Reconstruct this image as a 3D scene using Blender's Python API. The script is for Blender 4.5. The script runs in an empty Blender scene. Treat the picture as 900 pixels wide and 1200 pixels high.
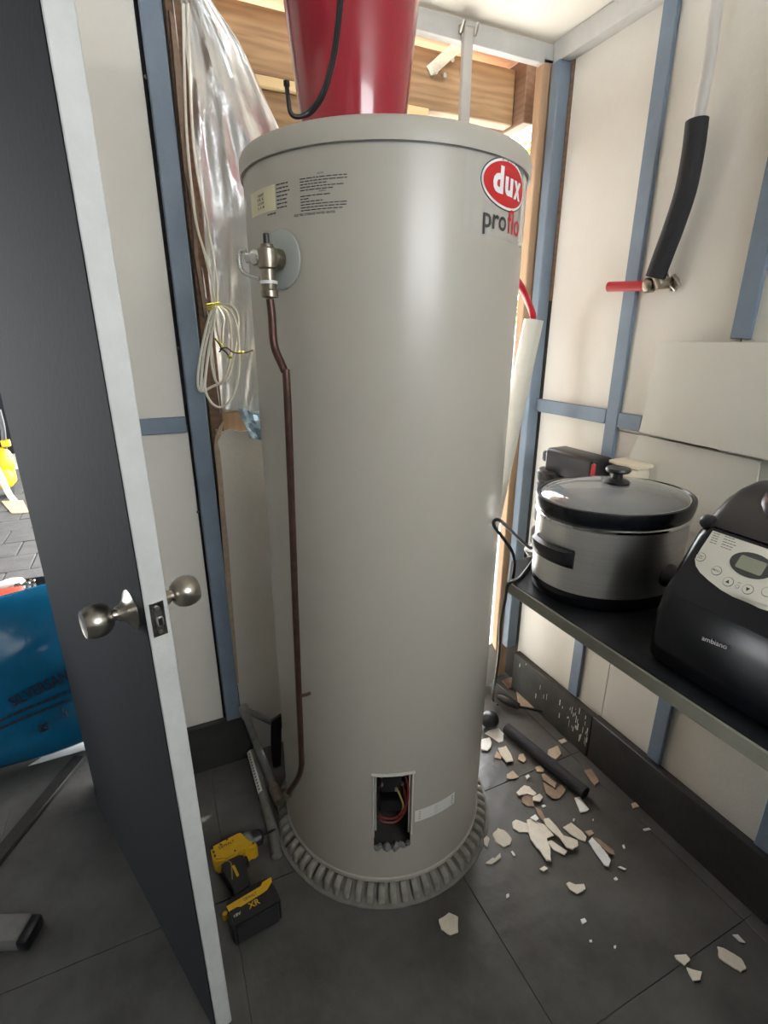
import bpy, bmesh, math, random
from mathutils import Vector, Matrix, Quaternion
random.seed(7)
S = bpy.context.scene
COL = S.collection
PI = math.pi
# ------------------------------------------------------------------ camera
F, TILT, AZ, CH = 600.0, math.radians(18.9), math.radians(24.6), 1.48
_fh = Vector((math.sin(AZ), math.cos(AZ), 0)); _r = Vector((math.cos(AZ), -math.sin(AZ), 0))
_f = _fh*math.cos(TILT) - Vector((0, 0, math.sin(TILT))); _u = _r.cross(_f)
CAM = Vector((0, 0, CH))
cd = bpy.data.cameras.new('camera'); cam = bpy.data.objects.new('camera', cd); COL.objects.link(cam)
cd.sensor_fit = 'HORIZONTAL'; cd.sensor_width = 36; cd.lens = F/900*36; cd.clip_start = .02; cd.clip_end = 200
m3 = Matrix((_r, _u, -_f)).transposed()
cam.matrix_world = Matrix.Translation(CAM) @ m3.to_4x4()
S.camera = cam
# ------------------------------------------------------------------ sky, exposure
S.view_settings.view_transform = 'Standard'; S.view_settings.look = 'None'
S.view_settings.gamma = 1; S.view_settings.exposure = 0.72
w = bpy.data.worlds.new('overcast sky'); S.world = w; w.use_nodes = True
bgn = w.node_tree.nodes['Background']
bgn.inputs['Color'].default_value = (0.93, 0.97, 1.0, 1); bgn.inputs['Strength'].default_value = 9.0
sl = bpy.data.lights.new('sun', 'SUN'); sl.energy = 26; sl.color = (1, .95, .88); sl.angle = .02
so = bpy.data.objects.new('sun', sl); COL.objects.link(so); so.location = (6, 5, 9)
so.rotation_euler = Vector((-.34, -.10, -.93)).to_track_quat('-Z', 'Y').to_euler()
# ------------------------------------------------------------------ measuring helpers: a sight line met with a real plane
def ray(x, y): return _r*((x-450)/F) + _u*((600-y)/F) + _f
def onx(x, y, X): d = ray(x, y); return CAM + d*(X/d.x)
def ony(x, y, Y): d = ray(x, y); return CAM + d*(Y/d.y)
def onz(x, y, Z): d = ray(x, y); return CAM + d*((Z-CH)/d.z)
# ------------------------------------------------------------------ materials
def mat(name, col, rough=.6, metal=0., var=.0, vscale=8., bump=0., bscale=60., col2=None, coat=0., coatr=.03, stretch=None, spec=.5, trans=0., alpha=1., detail=6):
    m = bpy.data.materials.new(name); m.use_nodes = True
    nt = m.node_tree; b = nt.nodes['Principled BSDF']
    b.inputs['Base Color'].default_value = (*col, 1); b.inputs['Roughness'].default_value = rough
    b.inputs['Metallic'].default_value = metal; b.inputs['Coat Weight'].default_value = coat; b.inputs['Coat Roughness'].default_value = coatr
    b.inputs['Specular IOR Level'].default_value = spec; b.inputs['Transmission Weight'].default_value = trans
    b.inputs['Alpha'].default_value = alpha
    if var or bump or col2:
        tc = nt.nodes.new('ShaderNodeTexCoord'); mp = nt.nodes.new('ShaderNodeMapping')
        geo = nt.nodes.new('ShaderNodeNewGeometry')
        nt.links.new(geo.outputs['Position'], mp.inputs['Vector'])
        if stretch: mp.inputs['Scale'].default_value = stretch
    if var or col2:
        n = nt.nodes.new('ShaderNodeTexNoise'); n.inputs['Scale'].default_value = vscale; n.inputs['Detail'].default_value = detail
        n.inputs['Roughness'].default_value = .62
        nt.links.new(mp.outputs[0], n.inputs['Vector'])
        cr = nt.nodes.new('ShaderNodeValToRGB')
        c2 = col2 or tuple(c*(1-var) for c in col)
        cr.color_ramp.elements[0].position = .34; cr.color_ramp.elements[1].position = .66
        cr.color_ramp.elements[0].color = (*c2, 1); cr.color_ramp.elements[1].color = (*col, 1)
        nt.links.new(n.outputs['Fac'], cr.inputs[0]); nt.links.new(cr.outputs[0], b.inputs['Base Color'])
    if bump:
        n2 = nt.nodes.new('ShaderNodeTexNoise'); n2.inputs['Scale'].default_value = bscale; n2.inputs['Detail'].default_value = 5
        nt.links.new(mp.outputs[0], n2.inputs['Vector'])
        bp = nt.nodes.new('ShaderNodeBump'); bp.inputs['Strength'].default_value = bump; bp.inputs['Distance'].default_value = .01
        nt.links.new(n2.outputs['Fac'], bp.inputs['Height']); nt.links.new(bp.outputs[0], b.inputs['Normal'])
    return m
def woodmat(name, c1, c2, axis='X', scale=14., rough=.7):
    m = bpy.data.materials.new(name); m.use_nodes = True; nt = m.node_tree; b = nt.nodes['Principled BSDF']
    b.inputs['Roughness'].default_value = rough
    geo = nt.nodes.new('ShaderNodeNewGeometry'); mp = nt.nodes.new('ShaderNodeMapping')
    mp.inputs['Scale'].default_value = {'X': (.12, 1, 1), 'Y': (1, .12, 1), 'Z': (1, 1, .1)}[axis]
    nt.links.new(geo.outputs['Position'], mp.inputs['Vector'])
    n = nt.nodes.new('ShaderNodeTexNoise'); n.inputs['Scale'].default_value = scale*1.6; n.inputs['Detail'].default_value = 7; n.inputs['Distortion'].default_value = 1.2
    nt.links.new(mp.outputs[0], n.inputs['Vector'])
    wv = nt.nodes.new('ShaderNodeTexWave'); wv.bands_direction = 'Z' if axis != 'Z' else 'X'
    wv.inputs['Scale'].default_value = scale*.9; wv.inputs['Distortion'].default_value = 7; wv.inputs['Detail'].default_value = 3; wv.inputs['Detail Scale'].default_value = 1.6
    nt.links.new(mp.outputs[0], wv.inputs['Vector'])
    mx = nt.nodes.new('ShaderNodeMath'); mx.operation = 'MULTIPLY_ADD'; mx.inputs[1].default_value = .16
    nt.links.new(wv.outputs['Fac'], mx.inputs[0]); 
    ml = nt.nodes.new('ShaderNodeMath'); ml.operation = 'MULTIPLY'; ml.inputs[1].default_value = .85
    nt.links.new(n.outputs['Fac'], ml.inputs[0]); nt.links.new(ml.outputs[0], mx.inputs[2])
    cr = nt.nodes.new('ShaderNodeValToRGB'); cr.color_ramp.elements[0].position = .22; cr.color_ramp.elements[1].position = .72
    cr.color_ramp.elements[0].color = (*c2, 1); cr.color_ramp.elements[1].color = (*c1, 1)
    nt.links.new(mx.outputs[0], cr.inputs[0]); nt.links.new(cr.outputs[0], b.inputs['Base Color'])
    return m
M = {}
M['wall'] = mat('painted fibre sheet', (.70, .665, .60), .62, var=.07, vscale=3, bump=.08, bscale=90)
M['wall_dark'] = mat('dark cavity and roof shade', (.035, .032, .03), .9)
M['ceiling'] = mat('ceiling paint', (.82, .79, .71), .7, var=.05, vscale=3)
M['blue'] = mat('blue batten paint', (.185, .24, .31), .55, var=.16, vscale=9, bump=.12, bscale=50)
M['greytrim'] = mat('grey white trim paint', (.56, .56, .54), .5, var=.12, vscale=12)
M['skirt'] = mat('slate skirting', (.040, .039, .038), .5, var=.45, vscale=9, bump=.2, bscale=40)
M['skirt_old'] = mat('splashed slate skirting', (.062, .060, .055), .55, var=.4, vscale=12, bump=.2, bscale=40)
M['floor'] = mat('dark slate floor tile', (.112, .108, .100), .30, var=.5, vscale=4.5, bump=.22, bscale=22, detail=9)
M['grout'] = mat('grout', (.075, .07, .065), .9)
M['tank'] = mat('heater enamel', (.445, .412, .357), .42, var=.05, vscale=2.5, bump=.02, bscale=7, coat=.5, coatr=.24)
M['tanklid'] = mat('heater lid', (.47, .437, .38), .42, var=.04, vscale=4)
M['red'] = mat('glossy red plastic', (.36, .014, .030), .16, coat=.5)
M['redpipe'] = mat('red pipe', (.48, .018, .03), .35)
M['black'] = mat('black plastic', (.012, .012, .014), .38)
M['blackgloss'] = mat('glossy black', (.006, .007, .010), .24, spec=.4)
M['blackbench'] = mat('dusty black bench top', (.007, .008, .010), .36, spec=.25, col2=(.022, .023, .026), vscale=9, bump=.05, bscale=60)
M['blackmat'] = mat('black foam', (.016, .016, .019), .8, bump=.2, bscale=160)
M['benchedge'] = mat('olive grey bench edge', (.235, .23, .185), .55, var=.15, vscale=20)
M['steel'] = mat('brushed steel', (.86, .85, .83), .36, 1., var=.1, vscale=6, stretch=(1, 1, 30))
M['chrome'] = mat('chrome', (.78, .78, .77), .16, 1.)
M['nickel'] = mat('satin nickel', (.50, .465, .41), .28, 1.)
M['brass'] = mat('tarnished brass', (.36, .315, .25), .33, 1., var=.3, vscale=60)
M['copper'] = mat('dull copper', (.125, .068, .055), .42, .75, var=.35, vscale=30)
M['copperold'] = mat('grimy pipe joint', (.20, .165, .125), .6, .4, var=.4, vscale=50)
M['galv'] = mat('galvanised', (.60, .60, .52), .38, .9, var=.25, vscale=40)
M['foil'] = mat('foil sarking', (.74, .745, .74), .36, .9, var=.12, vscale=10, bump=.42, bscale=20)
M['foilblue'] = mat('torn blue foil', (.50, .68, .82), .3, .7, bump=.5, bscale=40)
M['beam'] = woodmat('weathered beam', (.43, .285, .15), (.20, .12, .06), 'X', 17)
M['beamend'] = woodmat('dark joist', (.26, .155, .10), (.15, .09, .055), 'Y', 17)
M['pine'] = woodmat('pine stud', (.50, .335, .205), (.38, .245, .145), 'Z', 16)
M['pale'] = woodmat('lit pine', (.78, .62, .34), (.62, .45, .22), 'X', 10)  # paler wood that paints the light on the beam's lower lip
M['sheath'] = woodmat('orange sheathing', (.72, .36, .17), (.55, .25, .11), 'X', 10)
M['doordark'] = mat('charcoal door paint', (.008, .0095, .012), .7, spec=.15, var=.12, vscale=3, bump=.06, bscale=70)
M['doorwhite'] = mat('white door paint', (.70, .71, .70), .5, var=.12, vscale=14, bump=.15, bscale=45)
M['conduit'] = mat('grey pvc conduit', (.52, .50, .47), .45, var=.08, vscale=14)
M['pvc'] = mat('cream pvc pipe', (.60, .585, .52), .42, var=.1, vscale=10)
M['greypipe'] = mat('grey pipe', (.20, .20, .19), .45, var=.25, vscale=20)
M['base'] = mat('grey plastic base', (.21, .20, .175), .6, var=.35, vscale=24)
M['whitecable'] = mat('white cable', (.80, .76, .66), .45)
M['yellow'] = mat('tool yellow', (.68, .39, .012), .42, var=.1, vscale=60)
M['yellowtie'] = mat('yellow tie', (.62, .56, .06), .5)
M['white'] = mat('white plastic', (.80, .80, .78), .5)
M['paper'] = mat('label paper', (.74, .73, .69), .6)
M['cream'] = mat('cream plastic', (.66, .60, .47), .5)
M['ylabel'] = mat('yellowed label', (.66, .62, .42), .5)
M['ink'] = mat('dark print', (.045, .045, .045), .6)
M['inkred'] = mat('red print', (.58, .02, .022), .45)
M['inkwhite'] = mat('white print', (.84, .83, .82), .45)
M['sticker'] = mat('clear sticker film', (.47, .445, .40), .10, coat=.8)
M['flange'] = mat('grey green washer', (.36, .39, .36), .5)
M['glass'] = mat('lid glass', (.42, .43, .43), .05, trans=.55)
M['panel'] = mat('silver grey panel', (.66, .64, .56), .42)
M['patch'] = mat('patch board paint', (.66, .645, .58), .5, var=.05, vscale=3)
M['lcd'] = mat('lcd', (.27, .28, .21), .25)
M['greybox'] = mat('grey cloth', (.15, .15, .15), .85, var=.3, vscale=60)
M['plaster'] = mat('plaster face', (.70, .63, .52), .8, var=.12, vscale=60)
M['plasterwhite'] = mat('white plaster', (.80, .79, .76), .75, var=.08, vscale=60)
M['plasterbrown'] = mat('paper backed plaster', (.33, .235, .165), .85, var=.25, vscale=50)
M['plastertan'] = mat('tan plaster', (.50, .395, .28), .85, var=.2, vscale=50)
M['bag'] = mat('blue plastic sack', (.004, .125, .27), .22, var=.25, vscale=5, bump=.25, bscale=14)
M['baginks'] = mat('sack print', (.008, .012, .03), .4)
M['paver'] = mat('grey paver', (.105, .098, .092), .8, var=.35, vscale=7, bump=.3, bscale=60)
M['rib'] = mat('lit grey rib', (.30, .285, .245), .6, var=.35, vscale=24)  # lighter copy of the base grey, painting lit ribs against shaded gaps
M['midwall'] = mat('grey wall paint', (.38, .37, .35), .6, var=.06, vscale=3)
M['ground'] = mat('ground', (.48, .47, .445), .9, var=.3, vscale=3)
M['card'] = mat('cardboard', (.56, .40, .22), .8)
M['leaf'] = mat('leaf', (.30, .40, .03), .5, var=.35, vscale=9)
M['bark'] = mat('bark', (.11, .085, .06), .9)
M['gapshadow'] = mat('painted gap shadow', (.018, .017, .015), .6, var=.4, vscale=30)  # near-black colour standing in for shadow at the floor gap
M['ribbonred'] = mat('red wire', (.16, .02, .018), .5)
M['wireyellow'] = mat('yellow wire', (.30, .24, .06), .5)
M['redbag'] = mat('red case', (.60, .05, .02), .45)
# ------------------------------------------------------------------ mesh helpers
def NB(): return bmesh.new()
def box(bm, x0, x1, y0, y1, z0, z1, bev=0., seg=2):
    r = bmesh.ops.create_cube(bm, size=1.)
    for v in r['verts']:
        v.co = Vector(((x0+x1)/2+v.co.x*(x1-x0), (y0+y1)/2+v.co.y*(y1-y0), (z0+z1)/2+v.co.z*(z1-z0)))
    if bev:
        es = list({e for v in r['verts'] for e in v.link_edges})
        bmesh.ops.bevel(bm, geom=es, offset=bev, segments=seg, affect='EDGES', profile=.5)
    return bm
def xform(bm, mx, verts=None):
    for v in (verts or bm.verts): v.co = mx @ v.co
    return bm
def smooth_path(pts, n=6):
    pts = [Vector(p) for p in pts]; out = []
    for i in range(len(pts)-1):
        p0 = pts[max(i-1, 0)]; p1 = pts[i]; p2 = pts[i+1]; p3 = pts[min(i+2, len(pts)-1)]
        for k in range(n):
            t = k/n
            out.append(.5*((2*p1)+(p2-p0)*t+(2*p0-5*p1+4*p2-p3)*t*t+(3*p1-p0-3*p2+p3)*t**3))
    out.append(pts[-1]); return out
def tube(bm, pts, r, n=10, caps=True):
    pts = [Vector(p) for p in pts]; rs = r if isinstance(r, (list, tuple)) else [r]*len(pts)
    rings = []; prev = None
    for i, p in enumerate(pts):
        t = (pts[min(i+1, len(pts)-1)]-pts[max(i-1, 0)])
        t = t.normalized() if t.length > 1e-9 else Vector((0, 0, 1))
        if prev is None:
            a = Vector((0, 0, 1)) if abs(t.z) < .9 else Vector((1, 0, 0)); u = t.cross(a).normalized()
        else:
            u = (prev-t*prev.dot(t)).normalized()
        v = t.cross(u); prev = u
        rings.append([bm.verts.new(p+(u*math.cos(2*PI*k/n)+v*math.sin(2*PI*k/n))*rs[i]) for k in range(n)])
    for a, b in zip(rings, rings[1:]):
        for k in range(n): bm.faces.new((a[k], a[(k+1) % n], b[(k+1) % n], b[k]))
    if caps: bm.faces.new(rings[0][::-1]); bm.faces.new(rings[-1])
    return bm
def lathe(bm, prof, origin=(0, 0, 0), axis=(0, 0, 1), n=32, sx=1., sy=1., capa=True, capb=True):
    o = Vector(origin); q = Vector((0, 0, 1)).rotation_difference(Vector(axis).normalized()); rings = []
    for r, h in prof:
        rings.append([bm.verts.new(o+q @ Vector((r*sx*math.cos(2*PI*k/n), r*sy*math.sin(2*PI*k/n), h))) for k in range(n)])
    for a, b in zip(rings, rings[1:]):
        for k in range(n): bm.faces.new((a[k], a[(k+1) % n], b[(k+1) % n], b[k]))
    if capa: bm.faces.new(rings[0][::-1])
    if capb: bm.faces.new(rings[-1])
    return bm
def prism(bm, poly, z0, z1):
    a = [bm.verts.new((x, y, z0)) for x, y in poly]; b = [bm.verts.new((x, y, z1)) for x, y in poly]; n = len(poly)
    fs = [bm.faces.new(b), bm.faces.new(a[::-1])]
    for i in range(n): fs.append(bm.faces.new((a[i], a[(i+1) % n], b[(i+1) % n], b[i])))
    return bm
def extr(bm, poly, off):           # polygon of 3-D points pushed along a vector
    off = Vector(off); a = [bm.verts.new(p) for p in poly]; b = [bm.verts.new(Vector(p)+off) for p in poly]; n = len(a)
    bm.faces.new(a[::-1]); bm.faces.new(b)
    for i in range(n): bm.faces.new((a[i], a[(i+1) % n], b[(i+1) % n], b[i]))
    return bm
def wloc(o):
    v = Vector((0, 0, 0))
    while o is not None: v += o.location; o = o.parent
    return v
def put(name, bm, m, parent=None, local=False, smooth=38):
    bmesh.ops.recalc_face_normals(bm, faces=bm.faces)
    me = bpy.data.meshes.new(name)
    loc = Vector((0, 0, 0))
    if not local:
        xs = [v.co for v in bm.verts]
        lo = Vector((min(c.x for c in xs), min(c.y for c in xs), min(c.z for c in xs))); hi = Vector((max(c.x for c in xs), max(c.y for c in xs), max(c.z for c in xs)))
        c = Vector(((lo.x+hi.x)/2, (lo.y+hi.y)/2, lo.z))
        for v in bm.verts: v.co -= c
        loc = c-wloc(parent) if parent else c
    bm.to_mesh(me); bm.free()
    me.materials.append(M[m] if isinstance(m, str) else m)
    if smooth:
        for p in me.polygons: p.use_smooth = True
        me.set_sharp_from_angle(angle=math.radians(smooth))
    o = bpy.data.objects.new(name, me); COL.objects.link(o); o.location = loc
    if parent: o.parent = parent
    return o
def tag(o, label, cat, group=None):
    o['label'] = label; o['category'] = cat
    if group: o['group'] = group
    return o
def thing(name, label, cat, loc=(0, 0, 0), rot=(0, 0, 0), group=None):
    o = bpy.data.objects.new(name, None); COL.objects.link(o); o.location = loc; o.rotation_euler = rot
    o.empty_display_size = .05
    return tag(o, label, cat, group)
def struct(name, bm=None, m=None, loc=(0, 0, 0), smooth=38):
    if bm is None:
        o = bpy.data.objects.new(name, None); COL.objects.link(o); o.location = loc; o.empty_display_size = .05
    else: o = put(name, bm, m, smooth=smooth)
    o['kind'] = 'structure'; return o
def copy_piece(src, parent, loc, rot=None):
    c = src.copy(); COL.objects.link(c); c.parent = parent; c.location = loc
    if rot is not None: c.rotation_euler = rot
    return c
def text_bm(s, w, h, offset=0.):    # flat lettering filling w x h, origin at its lower left
    cu = bpy.data.curves.new('t', 'FONT'); cu.body = s; cu.offset = offset; cu.resolution_u = 3
    o = bpy.data.objects.new('t', cu); COL.objects.link(o)
    dg = bpy.context.evaluated_depsgraph_get(); dg.update()
    me = bpy.data.meshes.new_from_object(o.evaluated_get(dg))
    bm = NB(); bm.from_mesh(me)
    bpy.data.objects.remove(o); bpy.data.curves.remove(cu); bpy.data.meshes.remove(me)
    x0 = min(v.co.x for v in bm.verts); x1 = max(v.co.x for v in bm.verts); y0 = min(v.co.y for v in bm.verts); y1 = max(v.co.y for v in bm.verts)
    for v in bm.verts: v.co = Vector(((v.co.x-x0)/(x1-x0)*w, (v.co.y-y0)/(y1-y0)*h, 0))
    return bm
def mapv(bm, fn):
    for v in bm.verts: v.co = fn(v.co.x, v.co.y)
    return bm
def join(bm, other):
    me = bpy.data.meshes.new('j'); other.to_mesh(me); other.free(); bm.from_mesh(me); bpy.data.meshes.remove(me); return bm
def put_flat(name, bm, m, parent):   # print: keep its winding (no recalculation)
    me = bpy.data.meshes.new(name); c = wloc(parent)
    for v in bm.verts: v.co -= c
    bm.to_mesh(me); bm.free(); me.materials.append(M[m]); o = bpy.data.objects.new(name, me); COL.objects.link(o); o.parent = parent
    return o
# ================================================================== SETTING
BY, RX, CZ = 1.60, 1.34, 2.345
# floor: slab with 0.62 m slate tiles
fl = struct('floor', box(NB(), -.62, 1.45, -1.3, 1.69, -.10, -.004), 'grout')
for i in range(-1, 4):
    for j in range(-2, 3):
        x0, x1 = .03+.62*(i-1)+.001, .03+.62*i-.001
        y0, y1 = .457+.632*(j-1)+.001, .457+.632*j-.001
        x0 = max(x0, -.62); x1 = min(x1, 1.45); y1 = min(y1, 1.69); y0 = max(y0, -1.3)
        if x1-x0 < .02 or y1-y0 < .02: continue
        put('tile', box(NB(), x0, x1, y0, y1, -.009, random.uniform(-.0008, 0), .0009, 1), 'floor', fl)
# ceiling
ce = struct('ceiling', box(NB(), -.45, 1.45, -1.3, 1.60, CZ, CZ+.03), 'ceiling')
tr = struct('trim_1', box(NB(), .10, 1.345, 1.575, 1.605, 2.285, 2.338, .004), 'greytrim')
struct('trim_2', box(NB(), 1.30, 1.352, -1.3, 1.575, 2.285, 2.345, .006), 'greytrim')
# right wall
wr = struct('wall_right', box(NB(), 1.352, 1.45, -1.3, 1.70, 0, CZ), 'wall_dark')
for a, b, z0, z1 in [(1.185, 1.514, 1.235, 2.3), (1.185, 1.515, .02, 1.232), (1.046, 1.182, .02, 1.2), (.837, 1.044, .02, 1.2), (.837, 1.182, 1.202, 2.3), (.50, .834, .02, 2.3), (.14, .497, .02, 2.3), (-.3, .137, .02, 2.3), (-1.3, -.303, .02, 2.3)]:
    put('panel', box(NB(), 1.340, 1.3525, a, b, z0, z1, .0012, 1), 'wall', wr)
put('backing_strip', box(NB(), 1.338, 1.3525, 1.5155, 1.5275, 1.6, 2.285), 'beamend', wr)
def rbat(y, z0, z1, wd=.046): put('batten', box(NB(), 1.325, 1.3402, y-wd/2, y+wd/2, z0, z1, .0025, 1), 'blue', wr)
rbat(1.176, .19, 2.285); rbat(.832, 1.475, 2.285); rbat(.822, .19, .86); rbat(.486, .19, .86); rbat(.486, 1.475, 2.285); rbat(.14, .19, 2.285)
put('batten', box(NB(), 1.325, 1.3402, 1.2, 1.53, 1.216, 1.262, .0025, 1), 'blue', wr)
put('batten', box(NB(), 1.325, 1.3402, 1.066, 1.152, 1.212, 1.258, .0025, 1), 'blue', wr)
# corner post (blue) and the pine stud behind it
put('batten', box(NB(), 1.292, 1.340, 1.528, 1.566, .19, 2.285, .003, 1), 'blue', wr)
wb = struct('wall_back', box(NB(), -.321, .165, 1.614, 1.70, 0, 2.50), 'wall_dark')
put('stud', box(NB(), 1.268, 1.332, 1.575, 1.612, .012, 2.30, .003, 1), 'pine', wb)
# back wall: two sheets left of the blue stud, lower sheet right of it
put('panel', box(NB(), -.321, .098, 1.600, 1.6145, 1.240, 2.5, .0012, 1), 'wall', wb)
put('panel', box(NB(), -.321, .100, 1.600, 1.6145, .01, 1.238, .0012, 1), 'wall', wb)
put('batten', box(NB(), .108, .157, 1.572, 1.612, .19, 2.42, .003, 1), 'blue', wb)
put('batten', box(NB(), -.321, .0985, 1.585, 1.6002, 1.216, 1.262, .0025, 1), 'blue', wb)
# torn lower sheet with its ragged top edge and a crack down its left side
rg = random.Random(3)
def ragged(pts_px, Y, t):
    bm = NB(); extr(bm, [ony(x, y, Y) for x, y in pts_px], (0, t, 0)); return bm
put('panel', ragged([(253, 503), (262, 506), (270, 503), (281, 506), (290, 505), (300, 511), (330, 520), (445, 540), (445, 836), (330, 896), (300, 896), (283, 838), (274, 760), (266, 660), (259, 580)], 1.604, .010), 'wall', wb)
put('torn_edge', ragged([(263, 492), (259, 510), (255, 518), (258, 530), (261, 560), (264, 600), (268, 640), (272, 700), (280, 800), (276, 805), (268, 720), (262, 650), (258, 600), (255, 560), (251, 525), (252, 512), (257, 500)], 1.598, .006), 'plastertan', wb)
put('torn_edge', ragged([(204, 20), (214, 90), (216, 150), (226, 215), (233, 250), (232, 300), (240, 345), (246, 360), (240, 372), (236, 350), (228, 300), (224, 240), (216, 200), (209, 130), (203, 60), (198, 10)], 1.596, .018), 'plasterbrown', wb)
put('nogging', box(NB(), .165, .75, 1.625, 1.66, 1.185, 1.262, .003, 1), 'pine', wb)
put('stud', box(NB(), .166, .205, 1.612, 1.69, .01, 2.40, .003, 1), 'beamend', wb)
sc0 = None
for x, y in [(171, 90), (187, 204), (200, 315), (209, 408), (232, 600)]:
    p = ony(x, y, 1.600); bm = NB(); lathe(bm, [(.0048, -.001), (.0048, .0015), (.0025, .0028)], p, (0, -1, 0), 8)
    put('screw', bm, 'copperold', wb)
# skirtings
bb = struct('baseboard_back', loc=(0, 1.585, 0))
put('tile', box(NB(), -.321, .190, 1.578, 1.5998, .0, .192, .002, 1), 'skirt', bb)
br = struct('baseboard_right', loc=(1.32, .5, 0))
for a, b, m_ in [(1.058, 1.50, 'skirt_old'), (.425, 1.055, 'skirt'), (-.2, .422, 'skirt'), (-1.3, -.203, 'skirt')]:
    put('tile', box(NB(), 1.310, 1.3398, a, b, 0, .186 if a < 1 else .182, .002, 1), m_, br)
# paint runs and splashes on the old skirting
rg = random.Random(11)
bm = NB()
for k in range(40):
    yy = rg.choice([rg.uniform(1.06, 1.16), rg.uniform(1.06, 1.46)]); z1 = rg.uniform(.07, .18); ln = rg.uniform(.004, .034); wd = rg.uniform(.0006, .0022)
    box(bm, 1.3085, 1.3103, yy-wd, yy+wd, z1-ln, z1, .0006, 1)
o = put('paint_splash', bm, 'plasterwhite', br); o['kind'] = 'stuff'
# left wall with the doorway and near wall (behind the viewer) with an added opening
bm = NB(); box(bm, -.44, -.345, -1.3, .70, 0, CZ); struct('wall_left', bm, 'midwall')
# unseen near wall, with a high window added to light the room
WX0, WX1, WZ0, WZ1 = .15, 1.32, 1.62, 2.30
bm = NB(); box(bm, -.345, 1.352, -1.3, -1.2, 0, WZ0); box(bm, -.345, 1.352, -1.3, -1.2, WZ1, CZ); box(bm, -.345, WX0, -1.3, -1.2, WZ0, WZ1); box(bm, WX1, 1.352, -1.3, -1.2, WZ0, WZ1)
struct('wall_near_unseen', bm, 'midwall')
bm = NB(); box(bm, WX0, WX0+.04, -1.29, -1.21, WZ0, WZ1); box(bm, WX1-.04, WX1, -1.29, -1.21, WZ0, WZ1); box(bm, WX0+.04, WX1-.04, -1.29, -1.21, WZ0, WZ0+.04); box(bm, WX0+.04, WX1-.04, -1.29, -1.21, WZ1-.04, WZ1)
struct('added_window_1', bm, 'doorwhite')
# unseen roof and walls added to darken the area outside the doorway; floor
struct('roof_shade_1', box(NB(), -7., -.36, -3.0, 8.2, 2.42, 2.46), 'wall_dark')
struct('roof_shade_2', box(NB(), -.36, .55, 2.9, 8.2, 2.42, 2.46), 'wall_dark')
struct('wall_shade_side', box(NB(), -3.7, -3.6, -3.0, 1.75, 0, 1.9), 'doordark')
struct('wall_shade_far', box(NB(), -7., -.5, 8.2, 8.3, 0, 2.46), 'doordark')
struct('wall_shade_end', box(NB(), -3.6, -.45, -3.1, -3.0, 0, 2.42), 'doordark')
struct('floor_outside_door', box(box(NB(), -3.6, -.622, -3.0, 1.69, -.1, -.004), -3.6, -.33, 1.692, 2.29, -.1, -.004), 'floor')
# outdoors: ground, pavers
struct('ground', box(NB(), -14, 14, 1.695, 26, -.2, -.012), 'ground')
gp = struct('paving', box(NB(), -2.6, -.2, 2.3, 7.2, -.05, -.010), 'grout')
pv = None
for j in range(16):
    for i in range(9):
        x = -2.55+.26*i+(.13 if j % 2 else 0); y = 2.35+.30*j
        if pv is None: pv = put('paver', box(NB(), x, x+.252, y, y+.292, -.014, .0, .004, 1), 'paver', gp); ox, oy = x, y; bl = pv.location.copy()
        else:
            copy_piece(pv, gp, bl+Vector((x-ox, y-oy, random.uniform(-.002, .003))))
# ================================================================== roof timbers seen through the opening
def pz(x, y, Y): return ony(x, y, Y)
tb = 1.74
A = pz(480, 57, tb); B = pz(605, 82, tb); Cc = pz(605, 151, tb); D = pz(480, 133, tb)
bm = NB(); box(bm, -.2, B.x, tb, tb+.05, Cc.z+.006, B.z, .004, 1)
bo = put('roof_beam', bm, 'beam'); tag(bo, 'long weathered timber roof beam running behind the top of the water heater', 'beam')
bm = NB(); box(bm, B.x+.002, B.x+.047, 1.684, 2.3, Cc.z, B.z+.02, .003, 1)
tag(put('roof_joist', bm, 'beamend'), 'short dark joist end meeting the roof beam beside the pine corner stud', 'joist')
bm = NB(); box(bm, .25, .95, tb-.012, tb+.05, Cc.z-.022, Cc.z+.004, .002, 1)  # pale strip painting the lit lower lip of the beam
tag(put('beam_lit_lip', bm, 'pale'), 'lit pine lip standing for the lit lower edge of the long roof beam', 'beam lip')
bm = NB(); box(bm, .20, 1.02, tb+.0, tb+.05, Cc.z-.19, Cc.z-.024, .003, 1)
tag(put('lower_plank', bm, 'beam'), 'brown plank below the lit beam lip, left of the red bucket', 'plank')
tag(put('roof_sheathing', box(NB(), -.3, 1.5, 1.62, 2.9, B.z+.035, B.z+.055), 'sheath'), 'orange timber roof sheathing above the roof beam', 'sheathing')
# galvanised strap on the beam
p0 = pz(503, 84, tb-.004); p1 = pz(541, 50, tb-.03)
bk = thing('strap_bracket', 'galvanised angled strap bracket nailed to the roof beam', 'bracket', p0)
d = (p1-p0).normalized(); nrm = d.cross(Vector((0, -1, 0))).normalized()
bm = NB(); extr(bm, [p0-nrm*.016, p1-nrm*.016, p1+nrm*.016, p0+nrm*.016], (0, .003, 0)); put('strap', bm, 'galv', bk)
bm = NB(); extr(bm, [p0+nrm*.013, p1+nrm*.013, p1+nrm*.016, p0+nrm*.016], (0, -.014, 0)); put('flange', bm, 'galv', bk)
for q in [(509, 84), (519, 88), (528, 70)]:
    c = pz(*q, tb-.004); bm = NB(); lathe(bm, [(.004, -.006), (.004, .008), (.007, .009), (.007, .011)], c, (.2, -1, -.3), 8); put('nail', bm, 'chrome', bk)
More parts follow.
